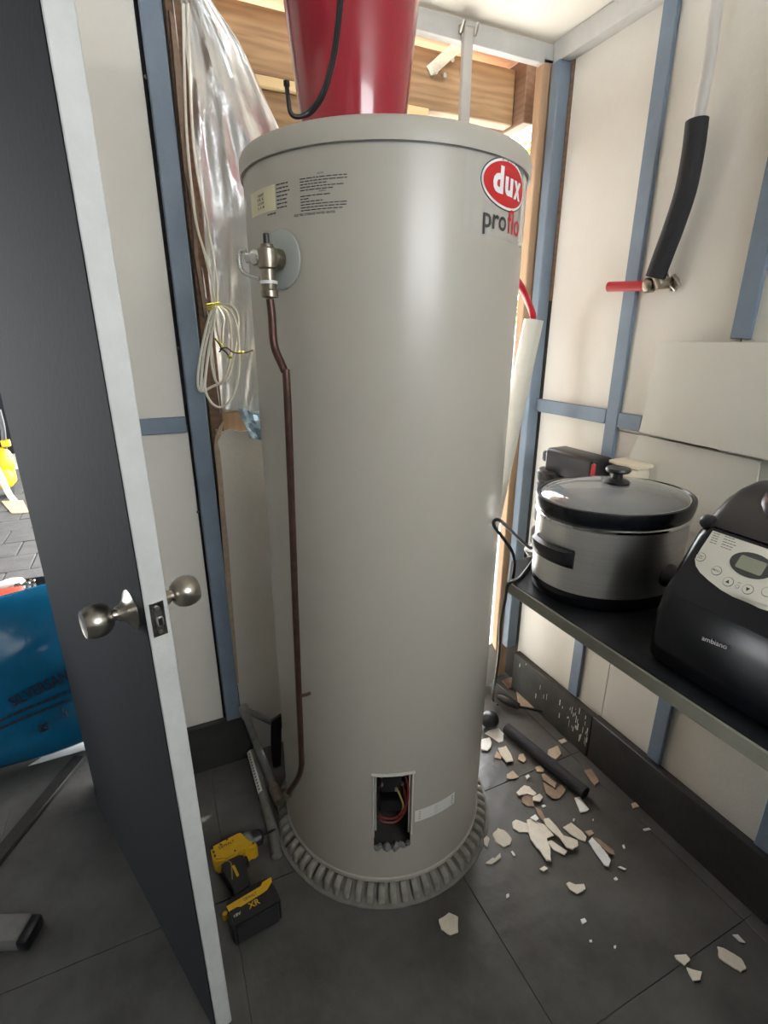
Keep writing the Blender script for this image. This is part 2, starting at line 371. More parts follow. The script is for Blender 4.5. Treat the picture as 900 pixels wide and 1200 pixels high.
# ================================================================== WATER HEATER
TC = Vector((.545, 1.207, 0)); TR = .311; ZB, ZT = .050, 1.795; LEAN = .0062
e_f = Vector((-TC.x, -TC.y, 0)).normalized(); e_r = Vector((-e_f.y, e_f.x, 0))
if e_r.dot(_r) < 0: e_r = -e_r
def cyl(phi, z, off=0.): return TC+(e_f*math.cos(phi)+e_r*math.sin(phi))*(TR+off)+Vector((0, 0, z))
def oncyl(x, y, R=None):
    R = R or TR; d = ray(x, y); a = d.x**2+d.y**2; z = 1.
    for _ in range(3):               # the tank leans a touch, so its axis depends on the height
        ax = TC.x+LEAN*(z-ZB); b = -2*(d.x*ax+d.y*TC.y); c = ax**2+TC.y**2-R*R
        disc = max(b*b-4*a*c, 0); t = (-b-math.sqrt(disc))/(2*a); p = CAM+d*t; z = p.z
    q = p-Vector((ax, TC.y, 0))
    return math.atan2(q.dot(e_r), q.dot(e_f)), p.z
wh = thing('water_heater', 'tall cylindrical off-white electric water heater in the room corner', 'water heater', (TC.x, TC.y, ZB))
# jacket with the access opening left out
(h0, zt0), (h1, _z) = oncyl(438, 908), oncyl(483, 906); (_a, zb0) = oncyl(445, 995)
ths = sorted([-PI+2*PI*k/144 for k in range(144) if not (h0-.02 < -PI+2*PI*k/144 < h1+.02)]+[h0, (h0*2+h1)/3, (h0+2*h1)/3, h1])
zs = [ZB, zb0, (zb0+zt0)/2, zt0, .5, .9, 1.3, ZT]
bm = NB(); grid = [[bm.verts.new(cyl(t, z)) for t in ths] for z in zs]; n = len(ths)
for i in range(len(zs)-1):
    for k in range(n):
        t0 = ths[k]; 
        if i in (1, 2) and h0-1e-6 <= t0 < h1-1e-6: continue
        bm.faces.new((grid[i][k], grid[i][(k+1) % n], grid[i+1][(k+1) % n], grid[i+1][k]))
put('jacket', bm, 'tank', wh)
bm = NB(); lathe(bm, [(TR-.004, ZB-.002), (TR+.003, ZB-.002), (TR+.004, ZB+.010), (TR+.001, ZB+.014)], TC, n=96, capa=True, capb=False); put('bottom_rim', bm, 'tanklid', wh)
bm = NB(); lathe(bm, [(TR-.002, 1.792), (TR+.0055, 1.792), (TR+.0065, 1.796), (TR+.0065, 1.820), (TR+.003, 1.828), (TR-.006, 1.832), (.2, 1.835), (.01, 1.837)], TC, n=128, capa=False, capb=True); put('lid', bm, 'tanklid', wh)
bm = NB(); lathe(bm, [(TR+.0012, 1.7895), (TR+.0012, 1.7925)], TC, n=128, capa=False, capb=False); put('lid_seam', bm, 'greypipe', wh)
# access recess, frame, thermostat and wires
zc = (zb0+zt0)/2
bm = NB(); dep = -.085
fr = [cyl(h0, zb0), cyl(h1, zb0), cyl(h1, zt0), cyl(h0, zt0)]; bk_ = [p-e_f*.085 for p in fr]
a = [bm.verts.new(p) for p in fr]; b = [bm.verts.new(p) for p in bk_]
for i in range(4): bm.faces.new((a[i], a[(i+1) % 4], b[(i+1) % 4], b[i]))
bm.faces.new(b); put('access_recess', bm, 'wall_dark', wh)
af = NB()
tube(af, [cyl(h0-.004, zb0+.045, .002), cyl(h0-.004, zt0, .002)], .0028, 6); tube(af, [cyl(h1+.004, zb0+.045, .002), cyl(h1+.004, zt0, .002)], .0028, 6)
tube(af, [cyl(h1-.012, zb0+.045, -.006), cyl(h1-.012, zt0, -.006)], .0022, 6); tube(af, [cyl(h0+.014, zb0+.06, -.006), cyl(h0+.014, zt0, -.006)], .0022, 6)
tube(af, [cyl(h0-.02+(h1-h0+.04)*k/6, zt0+.002, .004) for k in range(7)], .0042, 6)
put('access_frame', af, 'pvc', wh)
th = NB(); c = TC+e_f*(TR-.05)+Vector((0, 0, zt0-.045)); hm = (h0+h1)/2
cc = cyl(hm, zt0-.048, -.05); 
def lbox(bm, c, hx, hy, hz, bev=.003):
    b2 = NB(); box(b2, -hx, hx, -hy, hy, -hz, hz, bev, 2); 
    ef = (e_f*math.cos(hm)+e_r*math.sin(hm)); er = Vector((-ef.y, ef.x, 0))
    xform(b2, Matrix.Translation(c) @ Matrix((er, -ef, Vector((0, 0, 1)))).transposed().to_4x4()); join(bm, b2)
lbox(th, cc, .026, .022, .042); lbox(th, cyl(hm, zc-.02, -.055), .03, .018, .02)
thp = put('thermostat', th, 'black', wh)
for dx, dz in [(-.30, .018), (.30, .018), (-.30, -.012), (.30, -.012), (.12, -.03)]:
    bm = NB(); c = cyl(hm+dx*(h1-h0), zt0-.045+dz, -.026); lathe(bm, [(.0045, 0), (.0045, .006), (.003, .008)], c, e_f, 8); put('terminal_screw', bm, 'nickel', thp)
wires = [('ribbonred', [(.30, -.03, -.02), (.38, -.07, -.004), (.22, -.10, .002), (0, -.115, .003), (-.3, -.112, .0)]),
         ('ribbonred', [(.33, -.05, -.02), (.36, -.09, .0), (.1, -.125, .004), (-.25, -.125, .002), (-.4, -.118, -.01)]),
         ('wireyellow', [(.15, -.05, -.03), (.28, -.075, -.006), (.26, -.10, -.002), (.1, -.13, -.01)]),
         ('copper', [(-.30, -.01, -.02), (-.40, -.05, -.006), (-.38, -.10, -.002), (-.2, -.135, -.01)]),
         ('ribbonred', [(.32, .01, -.02), (.42, -.02, -.006), (.40, -.07, -.002), (.3, -.12, -.01)])]
for m_, pts in wires:
    bm = NB(); tube(bm, smooth_path([cyl(hm+a*(h1-h0), zt0-.03+b, o) for a, b, o in pts], 5), .0026, 6); put('wire', bm, m_, wh)
bm = NB()
rg = random.Random(5)
for k in range(9):
    c = cyl(hm+(rg.random()-.5)*(h1-h0)*.95, zb0-.002+rg.uniform(-.004, .012), -.004); r_ = rg.uniform(.007, .013)
    b2 = NB(); bmesh.ops.create_icosphere(b2, subdivisions=1, radius=r_)
    for v in b2.verts: v.co = v.co*rg.uniform(.75, 1.2)+c
    join(bm, b2)
put('insulation_foam', bm, 'greypipe', wh)
# wrapped prints
def patch(ph0, z0, ph1, z1, off, nx=10, slope0=0., slope1=0.):
    bm = NB(); rows = []
    for j in range(2):
        rows.append([bm.verts.new(cyl(ph0+(ph1-ph0)*i/nx, (z0, z1)[j], off)) for i in range(nx+1)])
    for i in range(nx): bm.faces.new((rows[0][i], rows[0][i+1], rows[1][i+1], rows[1][i]))
    return bm
def wrap_text(s, ph, z, wdt, hgt, off, bold=0., ):
    t = text_bm(s, wdt, hgt, bold); return mapv(t, lambda x, y: cyl(ph+x/TR, z+y, off))
def px_ext(l, r, t, b):
    return oncyl(*l)[0], oncyl(*r)[0], oncyl(*t)[1], oncyl(*b)[1]
# clear film with the brand
f0, f1 = oncyl(542, 240)[0], oncyl(614, 240)[0]; ft, fb = oncyl(545, 168)[1], oncyl(541, 273)[1]
stk = put_flat('brand_sticker', patch(f0, fb, f1, ft, .0006, 14), 'sticker', wh)
o0, o1, ot, ob = px_ext((564, 205), (612.5, 222), (590, 184), (588, 244)); oc = (o0+o1)/2; ow = (o1-o0)/2*TR; oz = (ot+ob)/2; oh = (ot-ob)/2
def oval(k, off):
    bm = NB(); N = 48; c = bm.verts.new(cyl(oc, oz, off)); rings = []
    for q in (.35, .7, 1.): rings.append([bm.verts.new(cyl(oc+k*q*ow*math.cos(2*PI*i/N)/TR, oz+(oh-(1-k)*ow)*q*math.sin(2*PI*i/N), off)) for i in range(N)])
    for i in range(N):
        bm.faces.new((c, rings[0][i], rings[0][(i+1) % N]))
        for a_, b_ in zip(rings, rings[1:]): bm.faces.new((a_[i], b_[i], b_[(i+1) % N], a_[(i+1) % N]))
    return bm
put_flat('oval_border', oval(1.03, .0009), 'ink', stk); put_flat('oval_edge', oval(1., .0012), 'inkwhite', stk); put_flat('oval_field', oval(.945, .0016), 'inkred', stk)
bm = wrap_text('d', oc-.62*ow/TR, oz-.44*oh, .40*ow, 1.10*oh, .0021, .045)
join(bm, wrap_text('u', oc-.15*ow/TR, oz-.44*oh, .38*ow, .76*oh, .0021, .045)); join(bm, wrap_text('x', oc+.29*ow/TR, oz-.44*oh, .42*ow, .76*oh, .0021, .045))
put_flat('lettering', bm, 'inkwhite', stk)
a0 = oncyl(565, 262); a1 = oncyl(607, 268); pw = (a1[0]-a0[0])*TR; a2, a3, a4 = oncyl(592, 265)[0], oncyl(593.5, 265)[0], oncyl(607, 267)[0]; pz_ = oncyl(586, 271)[1]
put_flat('lettering', wrap_text('pro', a0[0], pz_-.010, (a2-a0[0])*TR, .036, .0021, .015), 'ink', stk)
put_flat('lettering', wrap_text('flo', a3, pz_+.0, (a4-a3)*TR, .042, .0021, .004), 'inkred', stk)
# instruction print: heading lines and broken lines of small words
def words(bm, ph0, z, wdt, hgt, rg):
    x = 0
    while x < wdt-.004:
        L = min(rg.uniform(.004, .013), wdt-x)
        join(bm, patch(ph0+x/TR, z, ph0+(x+L)/TR, z+hgt, .0006, 1)); x += L+.0016
rg = random.Random(2); bm = NB()
i0, i1 = oncyl(352, 225)[0], oncyl(407, 220)[0]; iw = (i1-i0)*TR; zt_, zb_ = oncyl(380, 201)[1], oncyl(380, 246)[1]; st = (zt_-zb_)/13
for k, fr_ in enumerate([0, 1, 1, .62, .97, .72, 0, .66, .2, .5, 1, .98, .96]):
    z = zt_-st*(k+1)
    if fr_: words(bm, i0, z, iw*fr_, st*.36, rg)
join(bm, wrap_text('NOTES', i0+iw*.40/TR, zt_-st*.9, iw*.13, st*.6, .0006, .01)); join(bm, wrap_text('WARNING', i0+iw*.42/TR, zt_-st*6.9, iw*.15, st*.6, .0006, .01))
e0 = oncyl(345, 250)[0]; join(bm, wrap_text('ELECTRIC STORAGE WATER HEATER', e0, zb_-st*1.6, iw*.93, st*.85, .0006, .02))
put_flat('printed_instructions', bm, 'ink', wh)['kind'] = 'stuff'
r0, r1 = oncyl(295, 240)[0], oncyl(323, 230)[0]; rt, rb = oncyl(316, 219)[1], oncyl(316, 249)[1]
rl = put_flat('rating_label', patch(r0, rb, r1, rt, .0007, 8), 'ylabel', wh)
bm = NB(); hh = rt-rb
for k, s_ in enumerate(['3.6kW', '15 L', '4.2 kW', '1:1.4']):
    join(bm, wrap_text(s_, r0+(r1-r0)*.36, rb+hh*(.70-.17*k), (r1-r0)*TR*.26, hh*.11, .0011, .02))
for k in range(5): words(bm, r0+(r1-r0)*.90, rb+hh*(.84-.18*k), .0045, hh*.05, rg)
put_flat('rating_print', bm, 'ink', rl)['kind'] = 'stuff'
bm = NB(); 
for k in range(7): words(bm, r1+.012, rt-hh*(.08+.15*k), .036*rg.uniform(.75, 1), hh*.05, rg)
words(bm, r1-.09, rb-hh*.16, .03, hh*.06, rg); put_flat('printed_ratings', bm, 'ink', wh)['kind'] = 'stuff'
# warning tag stuck beside the access opening
t0 = oncyl(486, 956); t1 = oncyl(532, 937); bm = NB(); rows = []
zl0, zh0 = oncyl(487, 963)[1], oncyl(487, 950)[1]; zl1, zh1 = oncyl(531, 941)[1], oncyl(529, 930)[1]
for i in range(9):
    q = i/8; ph = t0[0]+(t1[0]-t0[0])*q; rows.append((bm.verts.new(cyl(ph, zl0+(zl1-zl0)*q, .001)), bm.verts.new(cyl(ph, zh0+(zh1-zh0)*q, .001))))
for a_, b_ in zip(rows, rows[1:]): bm.faces.new((a_[0], b_[0], b_[1], a_[1]))
tg = put_flat('warning_tag', bm, 'paper', wh); bm = NB()
for k in range(4):
    q0, q1 = .08, .95; zz = lambda q: zl0+(zl1-zl0)*q+(zh0-zl0)*(.18+.2*k)
    vs = [bm.verts.new(cyl(t0[0]+(t1[0]-t0[0])*q, zz(q)+dz, .0015)) for q, dz in ((q0, 0), (.5, 0), (q1, 0), (q1, .0022), (.5, .0022), (q0, .0022))]; bm.faces.new(vs)
put_flat('lettering', bm, 'greypipe', tg)
# relief valve
vph, vz = oncyl(331, 306); vn = (e_f*math.cos(vph)+e_r*math.sin(vph)); vt = Vector((-vn.y, vn.x, 0))
if vt.dot(_r) < 0: vt = -vt
vc = cyl(vph, vz); UP = Vector((0, 0, 1))
bm = NB(); lathe(bm, [(.052, 0), (.052, .004), (.047, .007), (.018, .007)], vc, vn, 36); put('flange_washer', bm, 'flange', wh)
vb = NB(); lathe(vb, [(.019, .0), (.019, .016), (.016, .018), (.016, .034)], vc+vn*.006, vn, 16)
vo = vc+vn*.036; KV = .66
lathe(vb, [(r_, h_*KV) for r_, h_ in [(.0125, -.062), (.013, -.03), (.018, -.026), (.0195, .0), (.0185, .022), (.013, .026), (.012, .034), (.008, .036)]], vo, UP, 16)
rv = put('relief_valve', vb, 'brass', wh)
bm = NB(); dl = (vn*.55-vt*.83).normalized()
lathe(bm, [(.012, .008), (.0145, .012), (.0145, .026), (.012, .031), (.010, .032), (.010, .040), (.004, .043)], vo, dl, 16); put('valve_cap', bm, 'chrome', rv)
bm = NB(); lathe(bm, [(.006, .034*KV), (.006, .060*KV), (.0045, .062*KV)], vo, UP, 10); put('valve_stem', bm, 'black', rv)
bm = NB(); q = vo+dl*.04; tube(bm, smooth_path([q+UP*.014, q+dl*.012+UP*.010, q+dl*.014-UP*.010, q+dl*.006-UP*.026, vo+dl*.018-UP*.036], 5), .0038, 8); put('easing_lever', bm, 'chrome', rv)
bm = NB(); lathe(bm, [(.0145, -.068*KV), (.0165, -.068*KV), (.0165, -.060*KV), (.014, -.059*KV)], vo, UP, 16); put('thread_tape', bm, 'white', rv)
bm = NB(); lathe(bm, [(.012, -.105*KV), (.0165, -.102*KV), (.0165, -.086*KV), (.0145, -.083*KV), (.0155, -.068*KV)], vo, UP, 12); put('union_nut', bm, 'brass', rv)
# ribbed plastic base under the heater
hb = thing('heater_base', 'round ribbed grey plastic base under the water heater', 'base', (TC.x, TC.y, 0))
bm = NB(); lathe(bm, [(.354, 0), (.354, .004), (.338, .008), (.330, .012), (.306, .036), (.300, .0440)], TC, n=96); put('base_disc', bm, 'base', hb)
rib = None
for k in range(66):
    a_ = 2*PI*k/66
    if rib is None:
        bm = NB(); poly = [Vector((.306, 0, .028)), Vector((.343, 0, .004)), Vector((.345, 0, .010)), Vector((.340, 0, .032)), Vector((.322, 0, .043)), Vector((.306, 0, .043))]
        b2 = NB(); extr(b2, [p-Vector((0, .0085, 0)) for p in poly], (0, .017, 0)); bmesh.ops.bevel(b2, geom=list(b2.edges), offset=.002, segments=1, affect='EDGES'); 
        rib = put('rib', b2, 'rib', hb, local=True)
    else: copy_piece(rib, hb, (0, 0, 0), (0, 0, a_))
# copper drain pipe from the valve to the tee by the base
RPp = TR+.036
def cp(x, y, R=RPp): ph, z = oncyl(x, y, R); return TC+(e_f*math.cos(ph)+e_r*math.sin(ph))*R+Vector((0, 0, z))
ps = vo-UP*.0697
pts = [ps, cp(318.5, 370), cp(320, 395), cp(323, 411), cp(333, 434), cp(336, 450), cp(342, 600), cp(348, 760), cp(353, 880), cp(353, 898), cp(349, 912), cp(336, 932)]
pts[0].x, pts[0].y = pts[0].x, pts[0].y
dp = thing('drain_pipe', 'thin copper drain pipe running down the left front of the water heater', 'pipe', (pts[-1].x, pts[-1].y, max(pts[-1].z-.02, 0)))
bm = NB(); tube(bm, smooth_path(pts, 5), .0078, 10); put('pipe', bm, 'copper', dp)
bm = NB(); e_ = pts[-1]; d_ = (pts[-1]-pts[-2]).normalized(); tube(bm, [e_-d_*.022, e_-d_*.018, e_+d_*.004, e_+d_*.01], [.010, .0125, .0125, .010], 12)
put('elbow_joint', bm, 'copperold', dp)
bm = NB(); c = cp(353, 815); tube(bm, [c, c+e_r*.010-vn*.004, c+e_r*.013-vn*.012], .004, 8); put('pipe_clip', bm, 'copper', dp)
# grey pipes low on the left
g0, g1, g2 = ony(286, 832, 1.555), onz(299, 868, .105), onz(326, 934, .082)
gp_ = thing('grey_pipe_run', 'grey pipe run with elbow dropping from the back wall to the heater base', 'pipe', (g2.x, g2.y, 0))
bm = NB(); tube(bm, [g0, g1, g2], .0125, 12); put('pipe', bm, 'greypipe', gp_)
bm = NB(); tube(bm, [g0+Vector((-.004, .012, .010)), g0, g0+(g1-g0).normalized()*.03], [.016, .018, .016], 12); put('elbow_joint', bm, 'greypipe', gp_)
bm = NB(); tube(bm, [g0+Vector((.008, 0, -.004)), ony(318, 846, 1.55), ony(345, 853, 1.56)], .011, 10); put('branch_pipe', bm, 'greypipe', gp_)
bm = NB(); d_ = (g2-g1).normalized(); tube(bm, [g2-d_*.045, g2-d_*.04, g2+d_*.012, g2+d_*.02], [.015, .019, .019, .015], 12); put('pipe_coupling', bm, 'copperold', gp_)
c0, c1, c2 = [p+Vector((-.018, 0, 0)) for p in (onz(300, 880, .018), onz(321, 950, .018), onz(332, 1000, .018))]
wc = thing('waste_conduit', 'grey plastic conduit with printed label lying along the left of the heater base', 'conduit', (c1.x, c1.y, 0))
bm = NB(); tube(bm, smooth_path([c0, c1, c2], 8), .016, 14); put('conduit', bm, 'base', wc)
dd = (c1-c0).normalized(); sd = dd.cross(UP).normalized()
if sd.dot(Vector((-1, -.3, 0))) < 0: sd = -sd
def strip(q0, q1, ang0, ang1, off):
    bm = NB(); rows = []
    for k in range(2):
        c = c0+(c1-c0)*(q0, q1)[k]; rows.append([bm.verts.new(c+(sd*math.cos(a_)+UP*math.sin(a_))*(.016+off)) for a_ in [ang0+(ang1-ang0)*j/4 for j in range(5)]])
    for j in range(4): bm.faces.new((rows[0][j], rows[0][j+1], rows[1][j+1], rows[1][j]))
    return bm
lb = put_flat('label_strip', strip(.02, .72, .35, 1.5, .0007), 'paper', wc)
bm = NB()
for k in range(13): join(bm, strip(.06+.05*k, .06+.05*k+.028, .75, 1.15, .0012))
put_flat('lettering', bm, 'greypipe', lb)

for o_ in (wh, dp): o_.rotation_euler = (0, math.atan(LEAN), 0)
dp.location.x += LEAN*(dp.location.z-ZB)
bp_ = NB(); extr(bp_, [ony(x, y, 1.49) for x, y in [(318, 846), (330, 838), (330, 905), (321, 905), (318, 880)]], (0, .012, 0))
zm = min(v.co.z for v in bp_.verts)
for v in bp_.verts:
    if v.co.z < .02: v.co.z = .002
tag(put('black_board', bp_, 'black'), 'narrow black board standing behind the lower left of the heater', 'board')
# ================================================================== ON AND AROUND THE HEATER
zl = 1.838
bc = TC+e_f*.06+e_r*(-.055); 
q = ony(414, 130, bc.y); sc_ = (q-CAM).dot(_f)/F       # metres per pixel there
bc.x = ony(414, 130, bc.y).x
rb_, rt_ = 58.5*sc_, 96*sc_
bk2 = thing('red_bucket', 'glossy red tapered bucket standing on top of the water heater', 'bucket', (bc.x, bc.y, zl))
bm = NB(); HB = .30; rtop = rb_+(75.5*sc_-rb_)*(HB/ (ony(414, 0, bc.y).z-zl))
lathe(bm, [(rb_*.95, 0), (rb_, .004), (rtop, HB), (rtop+.007, HB+.001), (rtop+.007, HB-.012), (rtop+.009, HB+.004), (rtop-.003, HB+.005), (rb_-.004, .008)], (bc.x, bc.y, zl), n=72, capb=True)
put('bucket_body', bm, 'red', bk2)
bm = NB(); lathe(bm, [(rb_+.0005, .0), (rb_+.0018, .0005), (rb_+.0022, .006), (rb_+.0012, .0075)], (bc.x, bc.y, zl), n=72, capa=False, capb=False); put('foot_ring', bm, 'red', bk2)
# black cable looping down in front of the bucket
def bf(x, y, dy): return ony(x, y, bc.y-dy)
dbk = .165
bm = NB(); Pc = [bf(400, -30, dbk+.03), bf(396, 20, dbk+.02), bf(389, 70, dbk), bf(377, 110, dbk-.01), bf(362, 131, dbk-.03), bf(350, 137, dbk-.03), bf(341, 133, dbk-.03), bf(338, 118, dbk-.03), bf(336, 100, dbk-.035)]
tube(bm, smooth_path(Pc, 8), .0038, 8); tube(bm, smooth_path([p+Vector((.0045, .004, 0)) for p in Pc[:5]]+[Pc[5]+Vector((.003, .004, .002))], 8), .0035, 8)
b2 = NB(); tube(b2, [Pc[-1]-Vector((0, 0, .001)), Pc[-1]+Vector((0, 0, .006))], .0055, 8); 
cb = put('black_cable', bm, 'black'); tag(cb, 'black cable hanging in a hook-ended loop over the side of the red bucket', 'cable')
put('cable_end', b2, 'black', cb)
# pale conduit dropping from a clip on the ceiling trim
t0, t1 = ony(548, 34, 1.565), ony(541.5, 150, 1.565)
cv = thing('hanging_conduit', 'narrow pale conduit strip hanging from the ceiling trim behind the heater', 'conduit', (t1.x, t1.y, 1.50))
bm = NB(); box(bm, t0.x-.016, t0.x+.016, 1.556, 1.573, 1.50, t0.z, .003, 2); put('conduit', bm, 'conduit', cv)
bm = NB(); box(bm, t0.x-.024, t0.x+.024, 1.566, 1.576, t0.z-.012, t0.z+.01, .002, 1); tube(bm, [t0+Vector((-.023, -.004, -.014)), t0+Vector((-.023, -.02, .008))], .005, 6); tube(bm, [t0+Vector((.023, -.004, -.014)), t0+Vector((.023, -.02, .012))], .005, 6)
put('saddle_clip', bm, 'nickel', cv)
# foil sarking
def foil():
    bm = NB(); NU, NV = 34, 70; g = []
    lpx = [(199, -60), (202, 0), (209, 60), (216, 140), (226, 230), (236, 310), (246, 390), (252, 440), (258, 483)]
    rpx = [(212, -60), (251, 6), (281, 50), (322, 140), (345, 190), (350, 300), (350, 390), (345, 450), (338, 492)]
    def lerp(L, t):
        k = t*(len(L)-1); i = min(int(k), len(L)-2); f_ = k-i; return L[i][0]+(L[i+1][0]-L[i][0])*f_, L[i][1]+(L[i+1][1]-L[i][1])*f_
    rg = random.Random(4); ph = [rg.uniform(0, 6.28) for _ in range(12)]
    for j in range(NV+1):
        t = j/NV; row = []
        for i in range(NU+1):
            s_ = i/NU; a = lerp(lpx, t); b = lerp(rpx, t); x = a[0]+(b[0]-a[0])*s_; y = a[1]+(b[1]-a[1])*s_
            jag = (rg.uniform(-1, 1)*.004 if j == NV else 0)
            f1 = .016*math.sin(7*s_+3.0*t+ph[0]+1.2*math.sin(5*t))*(1-.3*t); f2 = .004*math.sin(19*s_-13*t+ph[1]+2*math.sin(7*t)); f3 = .0016*math.sin(43*s_+27*t+ph[2]+2*math.sin(19*t))
            crease = .014*max(0, 1-abs(((s_*4+t*2.2) % 1)-.5)*6)
            row.append(bm.verts.new(ony(x, y, 1.612+(.022 if s_ > .02 else .0)-f1*.6-f2*.7-f3-crease*.5)+Vector((0, 0, jag))))
        g.append(row)
    for j in range(NV):
        for i in range(NU): bm.faces.new((g[j][i], g[j][i+1], g[j+1][i+1], g[j+1][i]))
    return bm
fo = put('foil_sarking', foil(), 'foil', smooth=60); tag(fo, 'crinkled silver foil sarking hanging torn in the open wall left of the heater', 'foil')
sm = fo.modifiers.new('thickness', 'SOLIDIFY'); sm.thickness = .0012
bm = NB(); rg = random.Random(8); rows = []
for j in range(7):
    rows.append([bm.verts.new(ony(279+i*5+j*2.2, 479+j*5.5+rg.uniform(-2, 2)+i*.6, 1.590+rg.uniform(-.014, .008))) for i in range(9 if True else 0)])
for a_, b_ in zip(rows, rows[1:]):
    for i in range(8):
        bm.faces.new((a_[i], a_[i+1], b_[i+1], b_[i]))
fb_ = put('torn_foil_scrap', bm, 'foilblue', smooth=20); tag(fb_, 'small torn scrap of blue-tinted foil at the bottom of the silver sarking', 'foil'); fb_.modifiers.new('thickness', 'SOLIDIFY').thickness = .001
# coiled white cable tied to the stud
cY = 1.555
wcab = thing('coiled_white_cable', 'coiled white cable tied up and hanging against the blue stud and foil', 'cable', ony(252, 476, cY))
def c4(x, y, dy=0): return ony(160+x/3.75, 260+y/3.75, cY+dy)
strands = [[(205, -960, .03), (215, -500, .03), (232, -250, .02), (262, 0, .02), (300, 140, .01), (330, 260, 0), (345, 365, 0)],
           [(225, -960, .035), (240, -500, .03), (262, -250, .025), (310, 0, .02), (335, 150, .012), (352, 260, .004), (352, 365, 0)]]
for s_ in strands:
    bm = NB(); tube(bm, smooth_path([c4(*p) for p in s_], 6), .0034, 8); put('cable', bm, 'whitecable', wcab)
loops = [[(345, 366), (318, 420), (290, 540), (272, 650), (270, 720), (286, 745), (330, 725), (395, 688), (425, 600), (445, 470), (440, 400), (405, 365), (352, 366)],
         [(350, 372), (325, 520), (305, 660), (303, 740), (330, 795), (370, 815), (415, 780), (445, 690), (450, 560), (438, 450), (405, 385), (355, 368)],
         [(348, 370), (330, 500), (328, 600), (345, 690), (368, 712), (395, 670), (415, 560), (412, 460), (395, 395), (356, 370)],
         [(346, 372), (352, 460), (372, 540), (378, 470), (382, 420), (356, 372)],
         [(344, 374), (300, 560), (285, 700), (286, 742), (300, 690), (318, 560), (340, 440), (350, 376)]]
for k, L in enumerate(loops):
    bm = NB(); n_ = len(L); tube(bm, smooth_path([c4(x, y, -.007*k-.010*math.sin(PI*i/(n_-1))) for i, (x, y) in enumerate(L)], 7), .0034, 8); put('cable', bm, 'whitecable', wcab)
bm = NB(); a_, b_ = c4(312, 374, -.02), c4(366, 366, -.02)
for dz in (-.006, 0, .006): tube(bm, [a_+Vector((0, .02, dz)), a_+Vector((0, 0, dz)), b_+Vector((0, 0, dz)), b_+Vector((0, .02, dz))], .0022, 6)
put('cable_tie', bm, 'yellowtie', wcab)
for m_, L in [('copper', [(365, 560), (395, 552), (425, 573), (470, 576), (512, 564)]), ('copper', [(370, 555), (395, 575), (412, 600)]), ('black', [(345, 512), (365, 540), (372, 560), (362, 572)]), ('yellowtie', [(350, 516), (378, 545), (380, 552)])]:
    bm = NB(); tube(bm, smooth_path([c4(x, y, -.035) for x, y in L], 5), .0022, 6); put('bare_wire', bm, m_, wcab)
for x, y in [(452, 573), (468, 574), (405, 592), (415, 596)]:
    bm = NB(); c = c4(x, y, -.035); tube(bm, [c-Vector((.003, 0, 0)), c+Vector((.003, 0, 0))], .0036, 8); put('yellow_sleeve', bm, 'yellowtie', wcab)
# cream pvc pipe with a red pipe sticking out, right of the heater
pb0, pb1 = ony(625.5, 375, 1.43), ony(570, 640, 1.46)
pv_ = thing('pvc_pipe', 'cream plastic pipe leaning behind the right side of the heater', 'pipe', (pb1.x, pb1.y, 0))
dirp = (pb1-pb0).normalized(); foot = pb0+dirp*((pb0.z-.012)/-dirp.z)
bm = NB(); lathe(bm, [(.027, 0), (.0315, .0), (.0315, (foot-pb0).length)], pb0, dirp, 24, capa=False); lathe(bm, [(.027, 0), (.027, .3)], pb0, dirp, 24, capa=False, capb=False)
put('pipe', bm, 'pvc', pv_)
bm = NB(); rp = pb0-Vector((.006, 0, 0)); tube(bm, smooth_path([rp+dirp*.18, rp+dirp*.02, rp-dirp*.012, ony(619, 354, 1.41), ony(613, 340, 1.39), ony(600, 322, 1.40), ony(585, 318, 1.44)], 6), .0105, 12)
tag(put('red_pipe', bm, 'redpipe'), 'red water pipe bending out of the top of the leaning cream pipe', 'pipe')
# ================================================================== RIGHT WALL FITTINGS
wX = 1.295
lg = thing('wall_water_pipe', 'grey and white pipe lagged in black foam running down the right wall', 'pipe', onx(768, 330, wX))
bm = NB(); tube(bm, [onx(846, -40, wX), onx(833, 60, wX), onx(819, 138, wX)]+[onx(817, 150, wX)], .0135, 12); put('pipe', bm, 'conduit', lg)
bm = NB(); L_ = smooth_path([onx(817, 141, wX), onx(812, 180, wX), onx(803, 225, wX), onx(789, 268, wX), onx(777, 300, wX), onx(768, 325, wX)], 6)
n_ = len(L_); tube(bm, L_, [.0255 for k in range(n_)], 16); put('foam_lagging', bm, 'blackmat', lg)
e0 = onx(771, 333, wX)
bm = NB(); tube(bm, [onx(768, 322, wX), e0, onx(784, 331, 1.335)], .015, 12); lathe(bm, [(.018, 0), (.02, .004), (.02, .02), (.017, .024)], e0+Vector((0, .012, 0)), (onx(756, 335, wX-.01)-e0).normalized(), 12); put('elbow_fitting', bm, 'brass', lg)
bm = NB()
for q0, q1 in [((783, 318), (786, 342)), ((790, 322), (797, 336)), ((776, 326), (792, 340))]: tube(bm, [onx(*q0, 1.33), onx(*q1, 1.328)], .0045, 6)
lathe(bm, [(.017, 0), (.017, .006)], onx(790, 331, 1.3395), (-1, 0, 0), 12); put('wall_bracket', bm, 'nickel', lg)
bm = NB(); s0, s1 = onx(757, 335, wX-.008), onx(713, 336, wX-.03); tube(bm, [s0, s1], .0135, 14, caps=False); tube(bm, [s1, s0], .0095, 14)
put('pipe_stub', bm, 'redpipe', lg)
